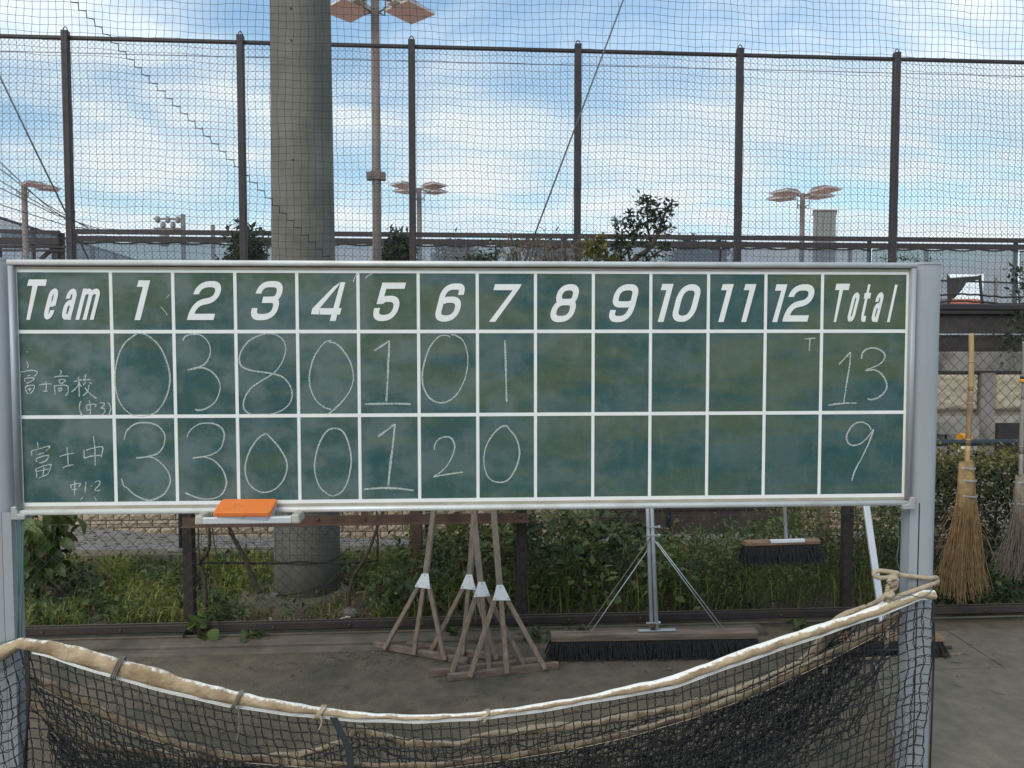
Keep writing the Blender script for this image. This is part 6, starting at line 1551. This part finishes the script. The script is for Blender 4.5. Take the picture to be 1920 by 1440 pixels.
cl_ = [(1440, 140, 70, 60, 1), (1470, 190, 80, 60, 1.2), (1470, 280, 100, 80, 1.4), (1560, 310, 110, 80, 1.5), (1600, 400, 90, 80, 1.2), (1480, 390, 110, 80, 1.4), (1690, 190, 50, 50, .5), (1660, 240, 50, 60, .5), (1290, 280, 40, 40, .35), (1260, 340, 70, 60, .6), (1330, 390, 90, 70, 1), (1250, 420, 70, 60, .6), (1155, 380, 50, 60, .6), (1330, 480, 110, 60, 1.1), (1220, 540, 110, 80, 1.4), (1160, 620, 90, 90, 1.2), (1250, 650, 80, 80, .9), (1440, 590, 60, 60, .7), (1480, 720, 90, 60, .8), (1580, 640, 90, 50, .7), (1640, 590, 60, 30, .4), (1440, 760, 110, 60, 1.0), (1640, 450, 50, 40, .3), (1190, 740, 80, 80, .8)]
cl_ = [(940 + x / 5.333, 350 + y / 5.333, rx / 5.333 * 1.15, ry / 5.333 * 1.15, w_) for x, y, rx, ry, w_ in cl_]
tree_px('small_tree', 'small leafy tree with upright twigs rising above the middle of the scoreboard', TYY, lm_, cl_, 'leaf_tree', .066, 52, .42, seed=21)
# yellow green bush and dry vines beside it
tree_px('bush', 'yellow-green bush peeping over the scoreboard left of the small tree', 8.2, [[(1120, 520), (1122, 480), (1118, 462, 0, .014)], [(1138, 520), (1136, 475), (1132, 455, 0, .02)]], [(1112, 478, 26, 18, 2.2), (1125, 460, 16, 16, .9), (1105, 465, 14, 14, .7), (1140, 486, 26, 12, 1.2), (1127, 450, 10, 10, .4)], 'leaf_top', .06, 80, .5, 'bush', 22)
tree_px('bush', 'low dark-leaved bush peeping over the scoreboard right of the concrete pole', 8.2, [[(905, 520), (900, 486), (893, 478, 0, .01)], [(930, 520), (928, 480), (932, 466, 0, .008)]], [(890, 487, 22, 10, .7), (913, 484, 16, 10, .5), (930, 470, 10, 16, .4), (905, 490, 40, 8, .8)], 'leaf_tree', .06, 80, .5, 'bush', 23)
def dry(name, label, x0, x1, ytop, Y, nb_, nl, seed):
    gg = np.random.default_rng(seed); e = empty(name, (pxX((x0 + x1) / 2, Y), Y, TZ), label, 'shrub'); b = MB()
    ends = []
    for k in range(nb_):
        x = gg.uniform(x0, x1); yt = ytop + abs(gg.normal(0, 18)); xx = x + gg.normal(0, 22)
        a, c = atY(x, 530, Y), atY(xx, yt, Y + gg.normal(0, .1)); md = a.lerp(c, .55) + Vector(gg.normal(0, .07, 3))
        P = [Vector(p) for p in smooth_path([a, md, c], 5)]; b.tube(P, list(np.linspace(.007, .0025, len(P))), 4); ends += P[3:]
        for j in range(3):
            q = P[int(gg.integers(3, len(P)))]; b.tube([q, q + Vector(gg.normal(0, .1, 3)) + Vector((0, 0, -.02))], [.003, .0015], 3)
    b.build('branches', M['drystem'] if 'drystem' in M else M.setdefault('drystem', mat('dry stems', (.16, .125, .095), (.24, .19, .15), 20, .9)), e, True)['kind'] = 'stuff'
    E_ = np.array([ends[int(i)] for i in gg.integers(0, len(ends), nl)]) + gg.normal(0, .035, (nl, 3))
    d = rdir(gg, nl, -.7)
    leaves('dry_leaves', E_, d, gg.uniform(.03, .08, nl), .35, 'leaf_dead', e, kind='stuff', seed=seed, tint=np.clip(gg.normal(.25, .2, nl), 0, 1))
dry('dry_shrub', 'tangled dry shrub along the fence foot, just left of the fourth fence post', 955, 1085, 436, 8.9, 60, 460, 31)
dry('dry_shrub', 'sparse dry twigs behind the scoreboard between the lamp pole and the guy wire', 840, 950, 458, 8.9, 22, 90, 32)
tree_px('bush', 'sprig of small leaves over the right end of the scoreboard', 8.4, [[(1665, 520), (1668, 490), (1690, 482, 0, .006)]], [(1680, 487, 40, 8, .6), (1720, 489, 26, 7, .3)], 'leaf_weed', .05, 70, .5, 'bush', 24)
tree_px('climbing_plant', 'dark climbing plant hanging at the right edge above the black screen', 7.1, [[(1925, 640), (1912, 570), (1906, 510, 0, .012)]], [(1908, 512, 20, 18, .6), (1915, 545, 22, 30, .7), (1912, 600, 24, 50, .9), (1900, 645, 26, 24, .5), (1895, 628, 30, 8, .3)], 'leaf_tree', .055, 80, .5, 'plant', 25)
# far trees behind the windscreen
def far_tree(px, ytop, wpx, Y, label, seed, z0=0):
    gg = np.random.default_rng(seed); c = atY(px, ytop, Y); e = empty('pine_tree', (c.x, Y, z0), label, 'tree', 'far trees beyond the courts')
    b = MB(); b.tube([Vector((c.x, Y, z0)), Vector((c.x + .2, Y, c.z * .6)), Vector((c.x, Y, c.z - .3))], [.22, .16, .05], 8)
    W_ = wpx / 2 * Y / F; PP = []
    for k in range(16):
        z = c.z - .35 - (c.z - 1.8) * gg.random() ** 1.2 * .8; rr_ = W_ * (.35 + .65 * gg.random()); a = gg.uniform(0, 6.28)
        q = Vector((c.x + rr_ * math.cos(a) * .8, Y + rr_ * math.sin(a) * .8, z)); b.tube([Vector((c.x, Y, z - .5)), q], [.07, .02], 5)
        PP.append(np.array(q) + gg.normal(0, 1, (260, 3)) * np.array([W_ * .28, W_ * .28, .26]))
    PP.append(np.array([c.x, Y, c.z - .6]) + gg.normal(0, 1, (300, 3)) * np.array([W_ * .25, W_ * .25, .3]))
    b.build('trunk', M['bark'], e, True); PP = np.concatenate(PP)
    leaves('crown', PP, rdir(gg, len(PP), .4), gg.uniform(.14, .3, len(PP)), .35, 'leaf_pine', e, kind='stuff', seed=seed)
far_tree(462, 443, 90, 23, 'far dark round tree between the second fence post and the concrete pole', 41, TZ)
far_tree(745, 449, 56, 23, 'far narrow tree between the lamp pole and the third fence post', 42, TZ)
far_tree(850, 456, 90, 36, 'far flat-topped tree right of the third fence post', 43)
far_tree(1040, 452, 130, 36, 'far wide tree behind the dry shrub at centre', 44)
far_tree(1285, 452, 70, 33, 'far tree just right of the small leafy tree', 45)
far_tree(1345, 456, 70, 34, 'far tree left of the fifth fence post', 46)

# bare vines and canes behind the left fence panel
def vine(paths, Y, r, mt, label):
    b = MB()
    for P in paths:
        pts = [Vector(p) for p in smooth_path([atY(x, y, Y) for x, y in P], 6)]
        b.tube(pts, [r * (1.15 - .35 * i / len(pts)) * (1 + .18 * math.sin(i * 2.1)) for i in range(len(pts))], 7)
    prop(b.build('bare_vine', M[mt], None, True), label, 'vine')
vine([[(386, 1145), (384, 1085), (376, 1056), (390, 1032), (393, 1006), (389, 960)]], 4.66, .012, 'bark', 'knobbly bare vine stem just right of the left fence post')
vine([[(374, 1060), (372, 1010), (372, 960)]], 4.64, .005, 'bark', 'thin upright vine shoot beside the left fence post')
vine([[(413, 1075), (405, 1035), (399, 1000), (398, 960)]], 4.62, .004, 'stem', 'thin green cane right of the knobbly vine')
vine([[(487, 1112), (472, 1080), (460, 1048), (449, 1028), (437, 1006), (418, 960)]], 4.68, .014, 'bark', 'thick diagonal vine stem left of the concrete pole')
vine([[(655, 1135), (654, 1118), (656, 1105), (664, 1079), (683, 1049), (696, 1021), (706, 992), (722, 950)]], 4.69, .011, 'bark', 'dark diagonal vine stem right of the concrete pole')
# stones near the pole foot
def stone(px, py, r, label, seed, Y=4.62):
    gg = np.random.default_rng(seed); c = atZ(px, py, r * .4); b = MB(); vs = []; n_, m_ = 10, 6
    for i in range(m_ + 1):
        th = math.pi * i / m_
        for k in range(n_):
            a = 2 * math.pi * k / n_; f = r * (1 + .16 * math.sin(3 * a + seed) * math.sin(th) + gg.normal(0, .05)); vs.append(c + Vector((f * math.sin(th) * math.cos(a) * 1.15, f * math.sin(th) * math.sin(a), f * .75 * math.cos(th))))
    b.add(vs, [(i * n_ + k, i * n_ + (k + 1) % n_, (i + 1) * n_ + (k + 1) % n_, (i + 1) * n_ + k) for i in range(m_) for k in range(n_)])
    prop(b.build('stone', M['stone'], None, True), label, 'stone')
stone(499, 1138, .028, 'round mossy stone at the left foot of the concrete pole', 1)
stone(471, 1160, .018, 'small dark stone left of the pole footing near the rail', 2)
stone(656, 1150, .05, 'grey lumpy stone at the right foot of the concrete pole', 3)
# weeds rooted along the footing
def foot_weed(px, py, n_, spread, hgt, label, seed, lf=.045):
    gg = np.random.default_rng(seed); c = atZ(px, py, .01); e = empty('weed', c, label, 'weed', None); b = MB()
    for k in range(n_):
        a = gg.uniform(0, 6.28); q = c + Vector((spread * gg.normal() * .5, spread * gg.normal() * .25, hgt * gg.random()))
        b.tube([c, c.lerp(q, .6) + Vector((0, 0, .015)), q], [.0022, .0018, .0012], 4)
        ob = link('leaf', lm[int(gg.integers(0, 3))], e); ob.location = q; ob.rotation_euler = (gg.normal(0, .4), gg.normal(.1, .4), a); s = lf / .11 * gg.uniform(.7, 1.3); ob.scale = (s, s * 1.7, s)
    b.build('stem', M['stem'], e, True)
foot_weed(378, 1203, 16, .07, .16, 'leafy weed growing through the fence foot at the left fence post', 51, .05)
foot_weed(468, 1203, 10, .09, .05, 'small weed on the footing right of the left fence post', 52)
foot_weed(848, 1196, 9, .05, .06, 'small weed at the fence foot between the rakes', 53)
foot_weed(1008, 1198, 14, .10, .06, 'low weed at the fence foot right of the front rake', 54)
foot_weed(1078, 1187, 8, .06, .04, 'tiny weed behind the left end of the wide brush', 55)
foot_weed(1503, 1186, 8, .05, .09, 'small weed under the bottom rail near the right vine post', 56)
foot_weed(1530, 1182, 6, .06, .03, 'tiny weed under the bottom rail left of the nets', 57)
foot_weed(402, 1190, 5, .05, .02, 'tiny sprout on the footing edge', 58, .03)
# fallen leaves and twigs on the yard
n = 170
P = np.array([atZ(g.uniform(40, 1900), 1195 + 150 * g.random() ** 1.6, .006) for _ in range(n)]); P[:, 2] = np.where(P[:, 0] > 1.2, .014, .008)
leaves('fallen_leaves', P, rdir(g, n, .0, .12), g.uniform(.01, .028, n), .5, 'leaf_dead', kind='stuff', seed=44, tint=np.clip(g.normal(.15, .2, n), 0, 1))
n = 90; Ps = []
for _ in range(n):
    c = np.array(atZ(g.uniform(60, 1900), 1192 + 130 * g.random() ** 1.5, .007)); c[2] = .015 if c[0] > 1.2 else .009; a = g.uniform(0, 6.28); l_ = g.uniform(.015, .06)
    d = np.array([math.cos(a), math.sin(a), 0]) * l_; Ps.append([c - d / 2, c + g.normal(0, .003, 3) * [1, 1, 0], c + d / 2])
build_np('twig_litter', [tubes(np.array(Ps), .0013, 3, ref=(0, 0, 1))], M['bark'], kind='stuff')
# fallen twig leaf by the rail
P = [atY(x, y, FY + .1) for x, y in ((632, 1165), (640, 1160), (650, 1157), (658, 1157))]
prop(MB().tube(smooth_path(P, 4), [.002, .004, .005, .005, .005, .005, .005, .005, .005, .004, .003, .003, .002], 5).build('dry_husk', M['offwhite'], None, True), 'pale curled dry husk lying by the rail under the concrete pole', 'husk')
